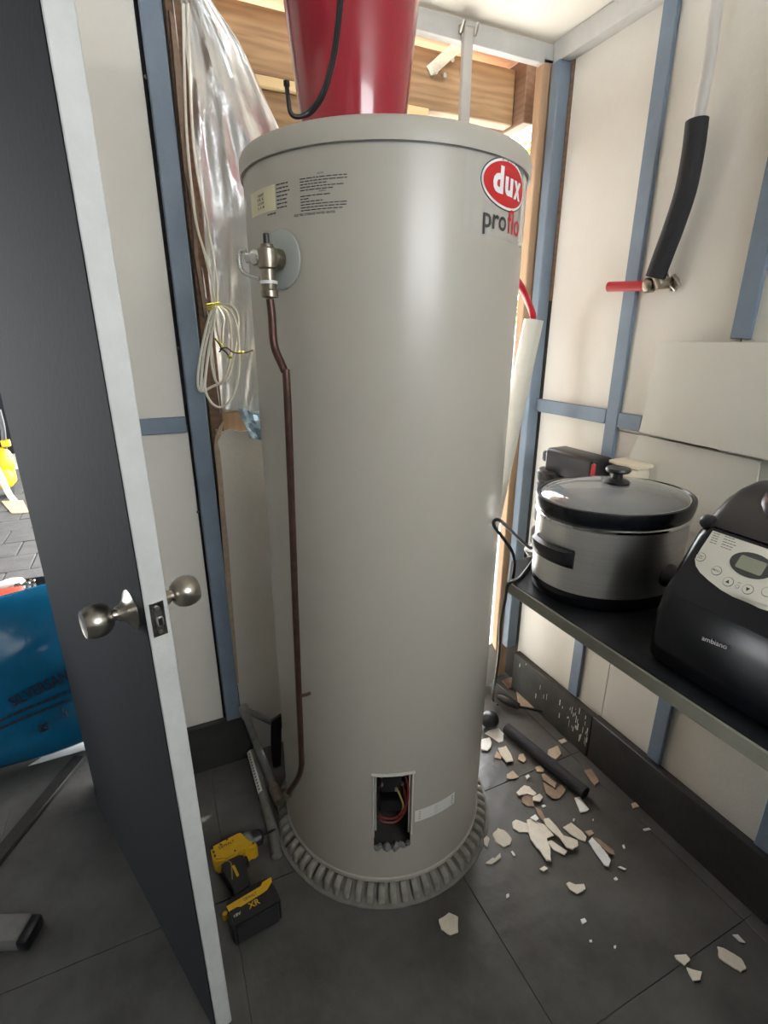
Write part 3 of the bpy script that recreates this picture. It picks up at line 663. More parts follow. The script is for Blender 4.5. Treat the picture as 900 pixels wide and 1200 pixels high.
# patch boards
def wboard(name, pts, x, t, label):
    bm = NB(); extr(bm, [onx(px_, py_, x) for px_, py_ in pts], (-t, 0, 0)); bmesh.ops.bevel(bm, geom=list(bm.edges), offset=.001, segments=1, affect='EDGES')
    return tag(put(name, bm, 'patch'), label, 'board')
wboard('patch_board', [(776, 400), (960, 402), (960, 552), (751, 506)], 1.3235, .009, 'large off-white patch board on the right wall above the slow cooker')
wboard('patch_board', [(751, 509), (893, 540), (884, 590), (880, 640), (725, 600), (735, 545)], 1.335, .006, 'off-white lower patch board on the right wall, directly behind the slow cooker')
# ================================================================== BENCH
SZ = .88
pA = [onz(597.5, 679, SZ), onz(603, 659, SZ)]
bx0 = .792
bench = thing('bench', 'long black-topped bench with an olive grey edge along the right wall', 'bench', (1.06, .4, .40))
poly = [(bx0, -.9), (1.322, -.9), (1.322, 1.065), (bx0+.085, 1.055), (bx0, .957)]
bm = NB(); prism(bm, [(x+.003 if x < .9 else x, y) for x, y in poly], SZ-.024, SZ); put('top', bm, 'blackbench', bench)
bm = NB(); box(bm, bx0-.004, bx0+.003, -.9, .957, SZ-.030, SZ-.001, .001, 1); put('front_edge', bm, 'benchedge', bench)
bm = NB(); extr(bm, [(bx0-.004, .957, SZ-.03), (bx0+.085, 1.0565, SZ-.03), (bx0+.085, 1.0565, SZ-.001), (bx0-.004, .957, SZ-.001)], (.006, -.004, 0)); put('end_edge', bm, 'benchedge', bench)
bm = NB(); box(bm, 1.30, 1.3245, -.9, 1.05, SZ-.07, SZ-.0245, .002, 1); put('wall_cleat', bm, 'benchedge', bench)
for y in (-.5,):
    bm = NB(); box(bm, .84, .88, y-.02, y+.02, 0, SZ-.0245, .002, 1); put('leg', bm, 'benchedge', bench)
# ------------------------------------------------------------------ slow cooker (long axis across the bench, front with the knob towards -Y)
ck = thing('slow_cooker', 'oval stainless steel slow cooker with black rim and glass lid', 'slow cooker', (1.008, .852, SZ+.001))
EA, EB = .193, .163
def ov(name, prof, m, parent, **k):
    bm = NB(); lathe(bm, [(r, h) for r, h in prof], n=72, sx=1., sy=EB/EA, **k); return put(name, bm, m, parent, local=True)
ov('base', [(EA*.94, 0), (EA*.965, .006), (EA*.98, .03), (EA*.975, .036)], 'blackgloss', ck)
ov('steel_body', [(EA*.94, .033), (EA*.975, .036), (EA*.978, .10), (EA*.978, .192), (EA*.955, .195)], 'steel', ck, capa=False, capb=False)
ov('steel_lip', [(EA*.97, .190), (EA*1.0, .194), (EA*1.005, .200), (EA*.98, .203)], 'chrome', ck, capa=False, capb=False)
crk = ov('stoneware_rim', [(EA*.96, .196), (EA*.985, .201), (EA*1.01, .215), (EA*1.02, .232), (EA*1.01, .239), (EA*.975, .240), (EA*.955, .233), (EA*.935, .226), (EA*.90, .15), (EA*.8, .05)], 'blackgloss', ck, capa=False)
ld = ov('glass_lid', [(EA*.945, .233), (EA*.90, .240), (EA*.75, .250), (EA*.5, .259), (EA*.2, .264), (.012, .265), (.012, .261), (EA*.2, .260), (EA*.5, .255), (EA*.75, .246), (EA*.90, .236), (EA*.942, .230)], 'glass', ck, capa=False, capb=False)
ov('lid_rim', [(EA*.93, .2295), (EA*.955, .231), (EA*.958, .236), (EA*.945, .2385), (EA*.925, .2365)], 'chrome', ck, capa=False, capb=False)
bm = NB(); lathe(bm, [(.030, .2655), (.030, .269), (.024, .273), (.013, .277), (.012, .287), (.026, .292), (.029, .297), (.027, .302), (.015, .304)], n=32); put('lid_knob', bm, 'black', ck, local=True)
for sx_ in (-1, 1):
    bm = NB(); rows = []
    for j, (off, z) in enumerate([(.003, .096), (.013, .102), (.020, .120), (.021, .138), (.008, .142), (.0, .134)]):
        row = []
        for i in range(13):
            a_ = -.42+.84*i/12; rr = .968*EA
            en = 1 if 0 < i < 12 else .55
            row.append(bm.verts.new((sx_*(rr*math.cos(a_)+off*en), (rr*math.sin(a_))*EB/EA*1.0, z)))
        rows.append(row)
    for a_, b_ in zip(rows, rows[1:]+rows[:1]):
        for i in range(12): bm.faces.new((a_[i], a_[i+1], b_[i+1], b_[i]))
    bm.faces.new([r[0] for r in rows]); bm.faces.new([r[-1] for r in rows][::-1])
    put('side_handle', bm, 'black', ck, local=True)
bm = NB(); yk = -EB*.97
lathe(bm, [(.027, -.004), (.027, .006), (.024, .010), (.021, .024), (.017, .026)], (0.02, yk, .085), (0, -1, 0), 28); box(bm, .0165, .0235, yk-.031, yk-.02, .066, .104, .002, 1); put('control_knob', bm, 'black', ck, local=True)
def cook_map(x, y, a0, z0):
    a_ = a0+x/.17; return Vector((EA*.9755*math.cos(a_), EB*.9755*math.sin(a_), z0+y))
for s_, z0 in (('HIGH', .135), ('LOW', .150)):
    bm = text_bm(s_, .026, .006, .01); mapv(bm, lambda x, y: cook_map(x, y, -PI/2-.03, z0)); me_ = put('lettering', bm, 'ink', ck, local=True, smooth=0)
# ------------------------------------------------------------------ bread maker, front facing -X
YL, YR = .575, .255
bmk = thing('bread_maker', 'glossy black bread maker with silver control panel at the right edge', 'bread maker', (.99, (YL+YR)/2, SZ+.001))
ox_, oy_ = bmk.location.x, bmk.location.y
prof = [(.842, .0), (.828, .012), (.822, .05), (.824, .10), (.836, .150), (.862, .195), (.900, .252), (.912, .268), (1.145, .268), (1.165, .25), (1.170, .12), (1.160, .0)]
def slab(prof, y0, y1, r, m, name, parent, shrink=0.):
    bm = NB(); N_ = 5; rows = []
    cx_ = sum(p[0] for p in prof)/len(prof); cz_ = sum(p[1] for p in prof)/len(prof)
    for side in (0, 1):
        for k in range(N_+1):
            a_ = PI/2*k/N_ if side == 0 else PI/2*(1-k/N_)
            ins = r*(1-math.sin(a_)); yy = (y1-r*(1-(1-math.cos(a_)))) if False else None
            off = r*(1-math.cos(PI/2*k/N_)) if side == 0 else 0
            y = (y0+r*(1-math.cos(a_))) if side == 0 else (y1-r*(1-math.cos(a_)))
            sc = ins
            row = []
            for px_, pz_2 in prof:
                dx, dz = cx_-px_, cz_-pz_2; L = math.hypot(dx, dz); row.append(bm.verts.new((px_+dx/L*sc-ox_, y-oy_, pz_2+dz/L*sc)))
            rows.append(row)
    n_ = len(prof)
    for a_, b_ in zip(rows, rows[1:]):
        for i in range(n_): bm.faces.new((a_[i], a_[(i+1) % n_], b_[(i+1) % n_], b_[i]))
    bm.faces.new(rows[0]); bm.faces.new(rows[-1][::-1])
    return put(name, bm, m, parent, local=True, smooth=50)
slab(prof, YR, YL, .028, 'blackgloss', 'body', bmk)
lidp = [(.916, .2705), (.934, .290), (.960, .313), (.995, .332), (1.04, .342), (1.10, .338), (1.14, .315), (1.155, .2705)]
lid_ = slab(lidp, YR+.004, YL-.006, .022, 'black', 'lid', bmk)
# dark viewing window on the lid
bm = NB(); N_ = 40; yc_ = .40
bm_pts = []
def lid_surf(x):
    for (xa, za), (xb, zb) in zip(lidp[:-1], lidp[1:]):
        if xa <= x <= xb: return za+(zb-za)*(x-xa)/(xb-xa)
    return lidp[0][1]
rows = []
for q in (.02, .4, .7, 1., 1.06):
    rows.append([bm.verts.new((1.0+.068*q*math.cos(2*PI*k/N_)-ox_, yc_+.115*q*math.sin(2*PI*k/N_)-oy_, lid_surf(1.0+.068*q*math.cos(2*PI*k/N_))+(.010 if q <= .7 else .007 if q <= 1. else -.004))) for k in range(N_)])
for a_, b_ in zip(rows, rows[1:]):
    for k in range(N_): bm.faces.new((a_[k], b_[k], b_[(k+1) % N_], a_[(k+1) % N_]))
bm.faces.new(rows[0][::-1]); put('viewing_window', bm, 'blackgloss', bmk, local=True, smooth=60)
bm = NB(); lathe(bm, [(.010, -.012), (.014, -.006), (.014, .006), (.010, .012)], (.924-ox_, YL-.012-oy_, .272), (0, 1, 0), 16); put('hinge', bm, 'black', bmk, local=True)
# control panel lies on the sloping front: u along -Y (image right), v up the slope
sA, sB = Vector((.862, 0, .195)), Vector((.900, 0, .252)); sv = (sB-sA).normalized(); sn = Vector((-sv.z, 0, sv.x))
A_ = Vector((.838, 0, .155))
def fpos(px_, py_):     # photograph point -> (u, v) on the slope plane
    P0 = Vector((.862, 0, .195+SZ)); d = ray(px_, py_); t = (P0-CAM).dot(sn)/d.dot(sn); p = CAM+d*t; return -p.y, (p-P0).dot(sv)
def slope(u, v, off): 
    p = Vector((.862, 0, .195))+sv*v+sn*off; return Vector((p.x-ox_, -u-oy_, p.z))
# sloping fascia proud of the body
fu0, fu1, fv0, fv1 = -YL+.022, -YR-.02, -.052, .074
bm = NB(); 
def rrect(u0, u1, v0, v1, r, n=6):
    pts = []
    for cu, cv_, a0 in ((u1-r, v0+r, -PI/2), (u1-r, v1-r, 0), (u0+r, v1-r, PI/2), (u0+r, v0+r, PI)):
        for k in range(n+1): a_ = a0+PI/2*k/n; pts.append((cu+r*math.cos(a_), cv_+r*math.sin(a_)))
    return pts
pts = rrect(fu0, fu1, fv0, fv1, .02); extr(bm, [slope(u, v, -.02) for u, v in pts], sn*.024); bmesh.ops.bevel(bm, geom=[e for e in bm.edges if all(((v.co+bmk.location-Vector((.862, 0, .195+SZ+.001))).dot(sn)) > .002 for v in e.verts)], offset=.003, segments=2, affect='EDGES')
put('fascia', bm, 'blackgloss', bmk, local=True)
pan = [fpos(*p) for p in [(837, 624), (831, 633), (823, 645), (816, 657), (817, 665), (822, 673), (833, 683), (846, 693), (860, 701), (874, 706), (888, 710), (902, 712)]]
uc = -.432; full = pan+[(2*uc-u, v) for u, v in pan[::-1]]
full = [p for i, p in enumerate(full)]
bm = NB(); extr(bm, [slope(u, v, .004) for u, v in full], sn*.0025); pnl = put('control_panel', bm, 'panel', bmk, local=True, smooth=0)
def disc(c, ru, rv, off, m, name, th=.002, n=28, rot=0.):
    bm = NB(); extr(bm, [slope(c[0]+ru*math.cos(2*PI*k/n), c[1]+rv*math.sin(2*PI*k/n), off) for k in range(n)], sn*th); return put(name, bm, m, pnl, local=True)
lc = fpos(882, 665)
disc(lc, .034, .0215, .006, 'ink', 'display_bezel', .0016)
bm = NB(); extr(bm, [slope(lc[0]+u, lc[1]+v, .0076) for u, v in rrect(-.021, .021, -.012, .012, .003, 3)], sn*.0008); put('display', bm, 'lcd', pnl, local=True)
for q in [(823, 655), (841.5, 671), (855, 684), (878, 693), (901, 696)]:
    c = fpos(*q); disc(c, .0085, .0085, .0062, 'ink', 'button_ring', .0006); disc(c, .0076, .0076, .0066, 'panel', 'button', .0012)
def ptext(s, u, v, wdt, hgt, off, m, parent=None, bold=.01, name='lettering'):
    bm = text_bm(s, wdt, hgt, bold); mapv(bm, lambda x, y: slope(u+x, v+y, off)); return put(name, bm, m, parent or pnl, local=True, smooth=0)
c = fpos(823, 655); ptext('START', c[0]-.0055, c[1]+.0005, .011, .0026, .0082, 'ink'); ptext('STOP', c[0]-.0045, c[1]-.0035, .009, .0026, .0082, 'ink')
c = fpos(841.5, 671); ptext('MENU', c[0]-.006, c[1]-.0015, .012, .0032, .0082, 'ink')
for q, s_ in (((855, 684), 1), ((878, 693), -1)):
    c = fpos(*q); bm = NB(); extr(bm, [slope(c[0]+x, c[1]+y*s_, .0078) for x, y in ((-.0032, -.0025), (.0032, -.0025), (0, .0035))], sn*.0005); put('arrow', bm, 'ink', pnl, local=True)
c = fpos(866, 689); disc((c[0], c[1]-.001), .0032, .0032, .0062, 'ink', 'clock_mark', .0006); disc((c[0], c[1]-.001), .0026, .0026, .0066, 'panel', 'clock_face', .0006)
ptext('SET', c[0]-.003, c[1]+.005, .006, .0022, .0066, 'ink')
def slines(x0, y0, n_, ln, dx, dy):
    bm = NB(); rg = random.Random(int(x0))
    for k in range(n_):
        c = fpos(x0+dx*k, y0+dy*k); L = ln*rg.uniform(.7, 1); u = c[0]
        while u < c[0]+L:
            l_ = rg.uniform(.003, .007); vs = [bm.verts.new(slope(u+a, c[1]+b, .0068)) for a, b in ((0, 0), (l_, 0), (l_, .0012), (0, .0012))]; bm.faces.new(vs); u += l_+.001
    put('print_lines', bm, 'ink', pnl, local=True, smooth=0)
slines(838, 627, 5, .012, -1.2, 2.6); slines(851, 631, 5, .02, -1.2, 3.0)
# maker's word on the lower front
c0_ = Vector((.8225, 0, .05)); 
def ffront(px_, py_): p = onx(px_, py_, .8225); return -p.y, p.z-SZ-.001
ua, va = ffront(824, 746); ub, vb_ = ffront(853, 757)
bm = text_bm('ambiano', ub-ua, .009, .0); mapv(bm, lambda x, y: Vector((.8205-ox_, -(ua+x)-oy_, va-.006+(vb_-va)*x/(ub-ua)+y))); put('lettering', bm, 'inkwhite', bmk, local=True, smooth=0)
# ------------------------------------------------------------------ things behind the slow cooker
def bp(x, y, X): return onx(x, y, X)
ap = thing('black_appliance', 'black plastic appliance with round capped canister behind the slow cooker', 'appliance', (1.23, 1.06, SZ))
a0, a1 = onx(647, 523, 1.22), onx(705, 532, 1.22)
zt2 = a0.z; zb2 = zt2-.085
bm = NB(); box(bm, 1.19, 1.28, a1.y, a0.y, zb2, zt2, .014, 3); put('motor_body', bm, 'black', ap)
bm = NB(); box(bm, 1.20, 1.26, a1.y+.0, a1.y+.045, SZ, zb2+.02, .008, 2); put('support_leg', bm, 'black', ap)
cpos = onx(658, 545, 1.2)
bm = NB(); lathe(bm, [(.050, 0), (.053, .01), (.053, zb2-.03-SZ), (.050, zb2-.028-SZ), (.050, zb2-.022-SZ), (.054, zb2-.020-SZ), (.054, zb2+.006-SZ), (.048, zb2+.012-SZ)], (1.215, a0.y-.025, SZ), n=28); put('canister', bm, 'black', ap)
bm = NB(); box(bm, 1.205, 1.245, a0.y-.004, a0.y+.030, zt2-.055, zt2-.018, .008, 2); put('side_lug', bm, 'black', ap)
bm = NB(); box(bm, 1.187, 1.20, a1.y-.006, a1.y+.004, zt2-.05, zt2-.012, .003, 1); put('red_latch', bm, 'redpipe', ap)
y0_, y1_ = onx(758, 545, 1.28).y, min(onx(712, 535, 1.28).y, a1.y-.012)
ct = thing('cream_container', 'cream plastic container standing behind the slow cooker lid', 'container', (1.275, (y0_+y1_)/2, SZ))
zc_ = onx(735, 540, 1.275).z
bm = NB(); box(bm, 1.245, 1.305, y0_, y1_, SZ, zc_-.012, .012, 3); put('tub', bm, 'cream', ct)
bm = NB(); box(bm, 1.242, 1.308, y0_-.003, y1_+.003, zc_-.0115, zc_, .004, 2); put('lid', bm, 'cream', ct)
gq = onz(617, 657, SZ)
bm = NB(); box(bm, gq.x+.045, gq.x+.125, gq.y-.005, gq.y+.055, SZ+.0225, SZ+.085, .016, 3); rg = random.Random(6)
tag(put('grey_cloth', bm, 'greybox'), 'folded dark grey cloth on the bench end behind the slow cooker', 'cloth')
bm = NB(); lathe(bm, [(.030, 0), (.050, .006), (.058, .016), (.058, .020), (.045, .022)], (gq.x+.070, gq.y+.020, SZ+.0005), n=28, sx=1, sy=.6)
tag(put('white_dish', bm, 'white'), 'small white dish under the grey cloth on the bench end', 'dish')
# ------------------------------------------------------------------ cooker cord over the bench end
kc = thing('power_cord', 'black power cord looping from the slow cooker over the bench end to floor plug', 'cord', onz(578, 832, .02))
zc2 = SZ+.005
def seg(pts, name='cord', r=.0042): bm = NB(); tube(bm, smooth_path(pts, 7), r, 8); return put(name, bm, 'black', kc)
X1 = .93
P1 = onz(636, 652, SZ+.05)
seg([(.925, 1.03, SZ+.05), Vector(onx(621, 642, .90)), onx(604, 627, .84), onx(592, 615, .765), onx(584, 609, .725), onx(579, 611, .718), onx(580, 618, .72), onx(590, 631, .755), onx(600, 646, .79), onx(603, 660, .80), onz(601, 677, zc2)])
zfl = .05
seg([(.93, 1.025, zc2), onz(618, 666, zc2), onz(608, 678, zc2), onz(600, 686, SZ+.001)+Vector((-.008, .004, .002)), onx(592, 702, .79), onx(587, 730, .82), onx(585, 765, .87), onx(580, 800, .93), onz(577, 818, .05), onz(583, 826, .03)])
bm = NB(); a_, b_ = onz(583, 815, .04), onz(608, 828, .03); d_ = (b_-a_).normalized()
tube(bm, [a_, a_+d_*.02, a_+d_*.06, b_], [.008, .017, .019, .014], 10); put('plug', bm, 'black', kc)
seg([b_, onz(640, 834, .022), onz(662, 839, .012), onz(676, 843, .010)], 'cord_tail', .0055)
c_ = onz(572, 842, .045); bm = NB(); bmesh.ops.create_uvsphere(bm, u_segments=18, v_segments=12, radius=.036)
for v in bm.verts: v.co = Vector((v.co.x, v.co.y, v.co.z*.95))+Vector((c_.x+.01, c_.y, .036))
bl_ = put('black_ball_float', bm, 'black'); tag(bl_, 'round black rubber cap on the floor against the right of the heater base', 'cap')
# ------------------------------------------------------------------ black foam tube on the floor
f0_, f1_ = onz(594, 853, .024), onz(686, 930, .021)
bm = NB(); n_ = 14; pts = [f0_.lerp(f1_, k/n_)+Vector((0, 0, .004*math.sin(PI*k/n_))) for k in range(n_+1)]; dd_ = (f1_-f0_).normalized()
lathe(bm, [(.010, 0), (.0215, 0), (.0215, (f1_-f0_).length), (.010, (f1_-f0_).length), (.010, .0)], Vector((f0_.x, f0_.y, .0222)), Vector((f1_.x-f0_.x, f1_.y-f0_.y, 0)), 20, capa=False, capb=False)
tag(put('foam_pipe_sleeve', bm, 'blackmat'), 'black foam pipe sleeve lying among the broken plaster on the floor', 'pipe sleeve')
# ================================================================== BROKEN PLASTER ON THE FLOOR
def cv1(L): return [(560+x/4.5, 860+y/4.5) for x, y in L]
def cv2(L): return [(540+x/2.5, 840+y/2.5) for x, y in L]
def flake(px, m, label, lev=0, th=.0035, tilt=0., group=None, z0=.0006):
    z = z0+lev*.0048; pts = [onz(x, y, z) for x, y in px]
    c = sum(pts, Vector())/len(pts); fine = []
    rg = random.Random(len(px)*31+int(px[0][0]*7+px[0][1]))
    for a, b in zip(pts, pts[1:]+pts[:1]):
        fine.append(a); L = (b-a).length
        if L > .02:
            for k in (1, 2): 
                q = a.lerp(b, k/3); q = q+(q-c)*rg.uniform(-.05, .05); fine.append(q)
    ax = Vector((rg.uniform(-1, 1), rg.uniform(-1, 1)))
    bm = NB(); a = [bm.verts.new(p+Vector((0, 0, max(0, tilt*((p-c).x*ax.x+(p-c).y*ax.y+.02))))) for p in fine]
    b = [bm.verts.new(v.co+(c-v.co)*.03+Vector((0, 0, th))) for v in a]; n = len(a)
    bm.faces.new(a[::-1]); bm.faces.new(b)
    for i in range(n): bm.faces.new((a[i], a[(i+1) % n], b[(i+1) % n], b[i]))
    return tag(put('plaster_flake', bm, m, smooth=0), label, 'plaster flake', group)
W, P, B, T = 'plasterwhite', 'plaster', 'plasterbrown', 'plastertan'
fl_ = [
 (cv1([(35, 0), (60, -15), (110, -28), (135, 0), (132, 42), (110, 50), (75, 22)]), W, 'bright white plaster sheet piece beside the top end of the black foam sleeve', 0),
 (cv1([(15, 35), (60, 22), (72, 45), (68, 72), (50, 92), (18, 85)]), W, 'white squarish plaster piece touching the heater base, below the brightest white sheet', 1),
 (cv1([(105, 78), (148, 65), (172, 105), (188, 150), (150, 155), (118, 112)]), P, 'narrow pinkish plaster shard beside the white pieces left of the foam sleeve', 1),
 (cv1([(85, 130), (98, 96), (124, 118), (122, 136)]), T, 'small tan shard tucked left of the narrow pinkish shard', 0),
 (cv1([(215, 115), (240, 106), (254, 140), (240, 156), (210, 140)]), T, 'small tan round-cornered flake at the left side of the black foam sleeve', 0),
 (cv1([(150, 218), (185, 198), (218, 232), (185, 243), (150, 240)]), T, 'low half-round tan flake lying on the tile joint near the heater', 0),
 (cv1([(250, 227), (266, 217), (276, 228), (258, 246)]), W, 'tiny bright white chip beside the half-round tan flake', 0),
 (cv1([(298, 182), (328, 170), (350, 192), (345, 204), (312, 204)]), T, 'tan flake half under the middle of the black foam sleeve', 0),
 (cv1([(340, 258), (368, 275), (408, 296), (440, 270), (463, 298), (452, 322), (430, 345), (392, 348), (358, 322)]), B, 'large brown rounded flake below the black foam sleeve', 0),
 (cv1([(335, 216), (350, 212), (417, 268), (405, 292), (372, 268), (340, 244)]), B, 'brown strip flake overlapping the large brown rounded one', 1),
 (cv1([(200, 316), (222, 292), (245, 274), (272, 282), (310, 318), (296, 332), (258, 320), (215, 330)]), P, 'pale fan-shaped flake at the top left of the main plaster heap', 1),
 (cv1([(288, 338), (326, 318), (343, 336), (326, 362), (290, 358)]), P, 'small pale flake right of the fan-shaped flake', 1),
 (cv1([(230, 348), (250, 312), (277, 318), (290, 342), (298, 388), (258, 384), (230, 364)]), B, 'mottled brown flake under the fan-shaped pale flake', 0),
 (cv1([(298, 390), (330, 405), (358, 450), (350, 474), (318, 432)]), B, 'slim brown shard leading into the main plaster heap', 0),
 (cv1([(274, 447), (303, 428), (321, 450), (305, 464)]), W, 'small white chip above the star-shaped flake', 2),
 (cv1([(181, 470), (200, 458), (262, 478), (270, 524), (216, 522), (184, 502)]), P, 'cream square-ended flake at the left of the main plaster heap', 0),
 (cv1([(256, 454), (280, 449), (320, 470), (346, 478), (402, 540), (364, 557), (380, 604), (386, 678), (360, 673), (334, 632), (298, 590), (278, 560), (264, 500)]), P, 'largest cream star-shaped flake in the middle of the main plaster heap', 1),
 (cv1([(362, 572), (386, 564), (470, 626), (456, 643), (400, 616)]), P, 'cream finger-shaped strip below the star-shaped flake', 0),
 (cv1([(345, 452), (370, 447), (412, 490), (452, 542), (490, 552), (526, 566), (531, 595), (500, 615), (466, 602), (430, 552), (390, 520), (356, 486)]), P, 'long cream boot-shaped flake right of the star-shaped flake', 2),
 (cv1([(445, 498), (462, 490), (490, 473), (546, 515), (573, 546), (566, 571), (530, 560), (482, 530)]), P, 'cream wedge flake at the right end of the main plaster heap', 0),
 (cv1([(562, 520), (598, 510), (613, 530), (586, 546)]), T, 'dull tan scrap between the wedge flake and the long white shard', 0),
 (cv1([(582, 570), (600, 550), (642, 590), (676, 632), (701, 668), (690, 706), (664, 694), (620, 632)]), W, 'long white pointed shard right of the main plaster heap', 1),
 (cv1([(600, 542), (640, 558), (716, 622), (722, 646), (690, 636), (650, 600)]), B, 'brown shard lying under the long white pointed shard', 0),
 (cv1([(508, 340), (535, 335), (586, 402), (574, 412), (538, 418)]), W, 'white four-sided flake just below the lower end of the foam sleeve', 0),
 (cv1([(77, 532), (104, 503), (140, 515), (166, 540), (181, 560), (168, 590), (134, 600), (90, 572)]), P, 'round cream flake on its own beside the heater base', 0),
 (cv1([(30, 558), (46, 540), (62, 556), (50, 606), (34, 590)]), P, 'thin cream sliver against the heater base, left of the round flake', 0),
 (cv1([(38, 686), (78, 656), (88, 662), (118, 634), (122, 656), (72, 692)]), P, 'curled cream sliver below the round flake', 0),
 (cv1([(324, 716), (350, 702), (368, 715), (346, 730)]), P, 'small cream chip below the star-shaped flake', 0),
 (cv1([(464, 796), (480, 787), (514, 800), (560, 794), (569, 820), (545, 838), (522, 850), (482, 826)]), P, 'cream bean-shaped flake alone in the open middle of the floor', 0),
 (cv1([(560, 195), (600, 186), (640, 258), (614, 280), (588, 240)]), B, 'brown flake between the black foam sleeve and the skirting', 0),
 (cv1([(370, 86), (420, 66), (441, 110), (410, 139), (368, 116)]), T, 'tan flake behind the middle of the foam sleeve', 0),
 (cv1([(424, 40), (455, 28), (471, 44), (441, 56)]), P, 'small pale flake against the skirting behind the foam sleeve', 0),
 (cv1([(808, 372), (830, 365), (852, 390), (816, 398)]), T, 'small tan flake near the foot of the right skirting', 0),
 (cv1([(868, 506), (900, 499), (912, 508), (878, 515)]), W, 'thin white sliver on the floor close to the right skirting', 0),
 (cv2([(750, 676), (766, 680), (800, 698), (822, 712), (838, 740), (820, 750), (790, 732), (756, 710)]), P, 'cream oblong flake near the bottom right corner of the floor', 0),
 (cv2([(625, 701), (660, 698), (673, 715), (655, 732), (640, 720), (630, 712)]), P, 'upper of two cream flakes on the tile joint at the bottom right', 0),
 (cv2([(660, 736), (675, 742), (706, 750), (701, 775), (680, 776), (667, 753)]), P, 'lower of two cream flakes on the tile joint at the bottom right', 0),
 (cv2([(795, 640), (811, 640), (833, 664), (816, 661)]), W, 'thin pale sliver above the oblong flake at the bottom right', 0),
 ([(514, 1078), (526, 1070), (537, 1076), (537, 1094), (528, 1097), (517, 1090)], P, 'cream flake alone on the floor in front of the heater base', 0),
 ([(588, 798), (600, 794), (607, 802), (596, 808)], B, 'brown crumbled lump in the corner beside the pine stud', 0),
 ([(604, 806), (613, 801), (626, 815), (641, 833), (626, 833), (607, 828)], T, 'grey tan triangular piece lying in front of the corner skirting', 0),
]
for px, m, l, lev in fl_: flake(px, m, l, lev, tilt=.06 if m != W else .03)
chips = [cv1(L) for L in ([(735, 705), (750, 700), (785, 715), (776, 723)], [(760, 590), (770, 585), (778, 605), (768, 609)], [(715, 765), (728, 756), (739, 770), (725, 776)], [(335, 380), (350, 374), (361, 384), (342, 391)], [(149, 850), (160, 844), (161, 865), (150, 869)], [(500, 452), (511, 447), (509, 463), (500, 463)], [(172, 625), (182, 618), (200, 645), (190, 649)], [(603, 452), (610, 450), (611, 459), (604, 460)])]
chips += [cv2(L) for L in ([(350, 595), (363, 591), (369, 601), (356, 609)], [(134, 522), (141, 519), (142, 528), (136, 530)], [(448, 672), (455, 671), (454, 680), (448, 680)], [(376, 656), (383, 654), (385, 661), (378, 662)])]
chip_labels = ['long thin white chip right of the pointed shard tip', 'upper tiny white chip to the right of the long pointed shard', 'round white chip below the tip of the long pointed shard', 'tiny white chip beside the mottled brown flake',
 'tiny white chip in the open floor in front of the round cream flake', 'tiny white chip above the cream wedge flake', 'thin white chip to the right of the curled cream sliver', 'speck of white chip below the white four-sided flake',
 'curved white chip in the open floor below the bean-shaped flake', 'tiny white chip nearest the front of the heater base on the right', 'tiny white chip furthest right on the bare middle of the floor', 'tiny white chip below the curved white chip']
for c, l in zip(chips, chip_labels): flake(c, W, l, 0, .0025, group='tiny white plaster chips')
bm = NB(); extr(bm, [ony(x, y, 1.545) for x, y in [(560, 836), (566, 792), (574, 786), (581, 800), (580, 818), (572, 834)]], (0, .010, 0))
zmin = min(v.co.z for v in bm.verts)
for v in bm.verts: v.co.z += max(0, .002-zmin)
tag(put('plaster_board_offcut', bm, W, smooth=0), 'bright white board offcut standing between the heater and the pine stud', 'board')
# ================================================================== CORDLESS DRILL lying on its side
dr = thing('cordless_drill', 'yellow and black cordless drill lying on its side by the door', 'drill', (-.003, 1.188, .0005), (0, 0, math.radians(7)))
def dput(n, bm, m, p=None): return put(n, bm, m, p or dr, local=True)
bm = NB(); extr(bm, [(0, -.024, .008), (.0, .026, .008), (.085, .032, .008), (.097, .026, .008), (.097, -.018, .008), (.118, -.022, .008), (.125, -.032, .008), (.118, -.040, .008), (.100, -.036, .008), (.088, -.030, .008), (.060, -.038, .008), (.035, -.034, .008)], (0, 0, .058)); bmesh.ops.bevel(bm, geom=list(bm.edges), offset=.006, segments=2, affect='EDGES')
bod = dput('motor_housing', bm, 'yellow')
bm = NB()
for k in range(3): box(bm, .004, .009, -.014+.014*k, -.007+.014*k, .0655, .067)
dput('vent_slots', bm, 'ink', bod)
bm = NB(); 
for (x, y) in ((.05, .022), (.06, -.025), (.112, -.03), (.03, .016)): lathe(bm, [(.0028, .0655), (.0028, .0668)], (x, y, 0), n=10)
dput('screws', bm, 'black', bod)
bm = text_bm('DCD778', .035, .008, .01); mapv(bm, lambda x, y: Vector((.028+x, .004+y, .0668))); 
bm.free()
bm = text_bm('DEWALT', .045, .010, .02); mapv(bm, lambda x, y: Vector((.022+x, .002+y, .0666))); dput('lettering', bm, 'ink', bod)
bm = NB(); lathe(bm, [(.027, 0), (.029, .004), (.029, .016), (.024, .022)], (.097, .004, .037), (1, 0, 0), 24); dput('clutch_collar', bm, 'greypipe')
bm = NB(); lathe(bm, [(.023, .022), (.024, .028), (.023, .046), (.014, .054), (.008, .056)], (.097, .004, .037), (1, 0, 0), 20); ck_ = dput('chuck', bm, 'black')
bm = NB(); tube(bm, [(.150, .004, .037), (.178, .004, .037), (.192, .004, .037)], [.0035, .0035, .0018], 8); dput('bit', bm, 'black')
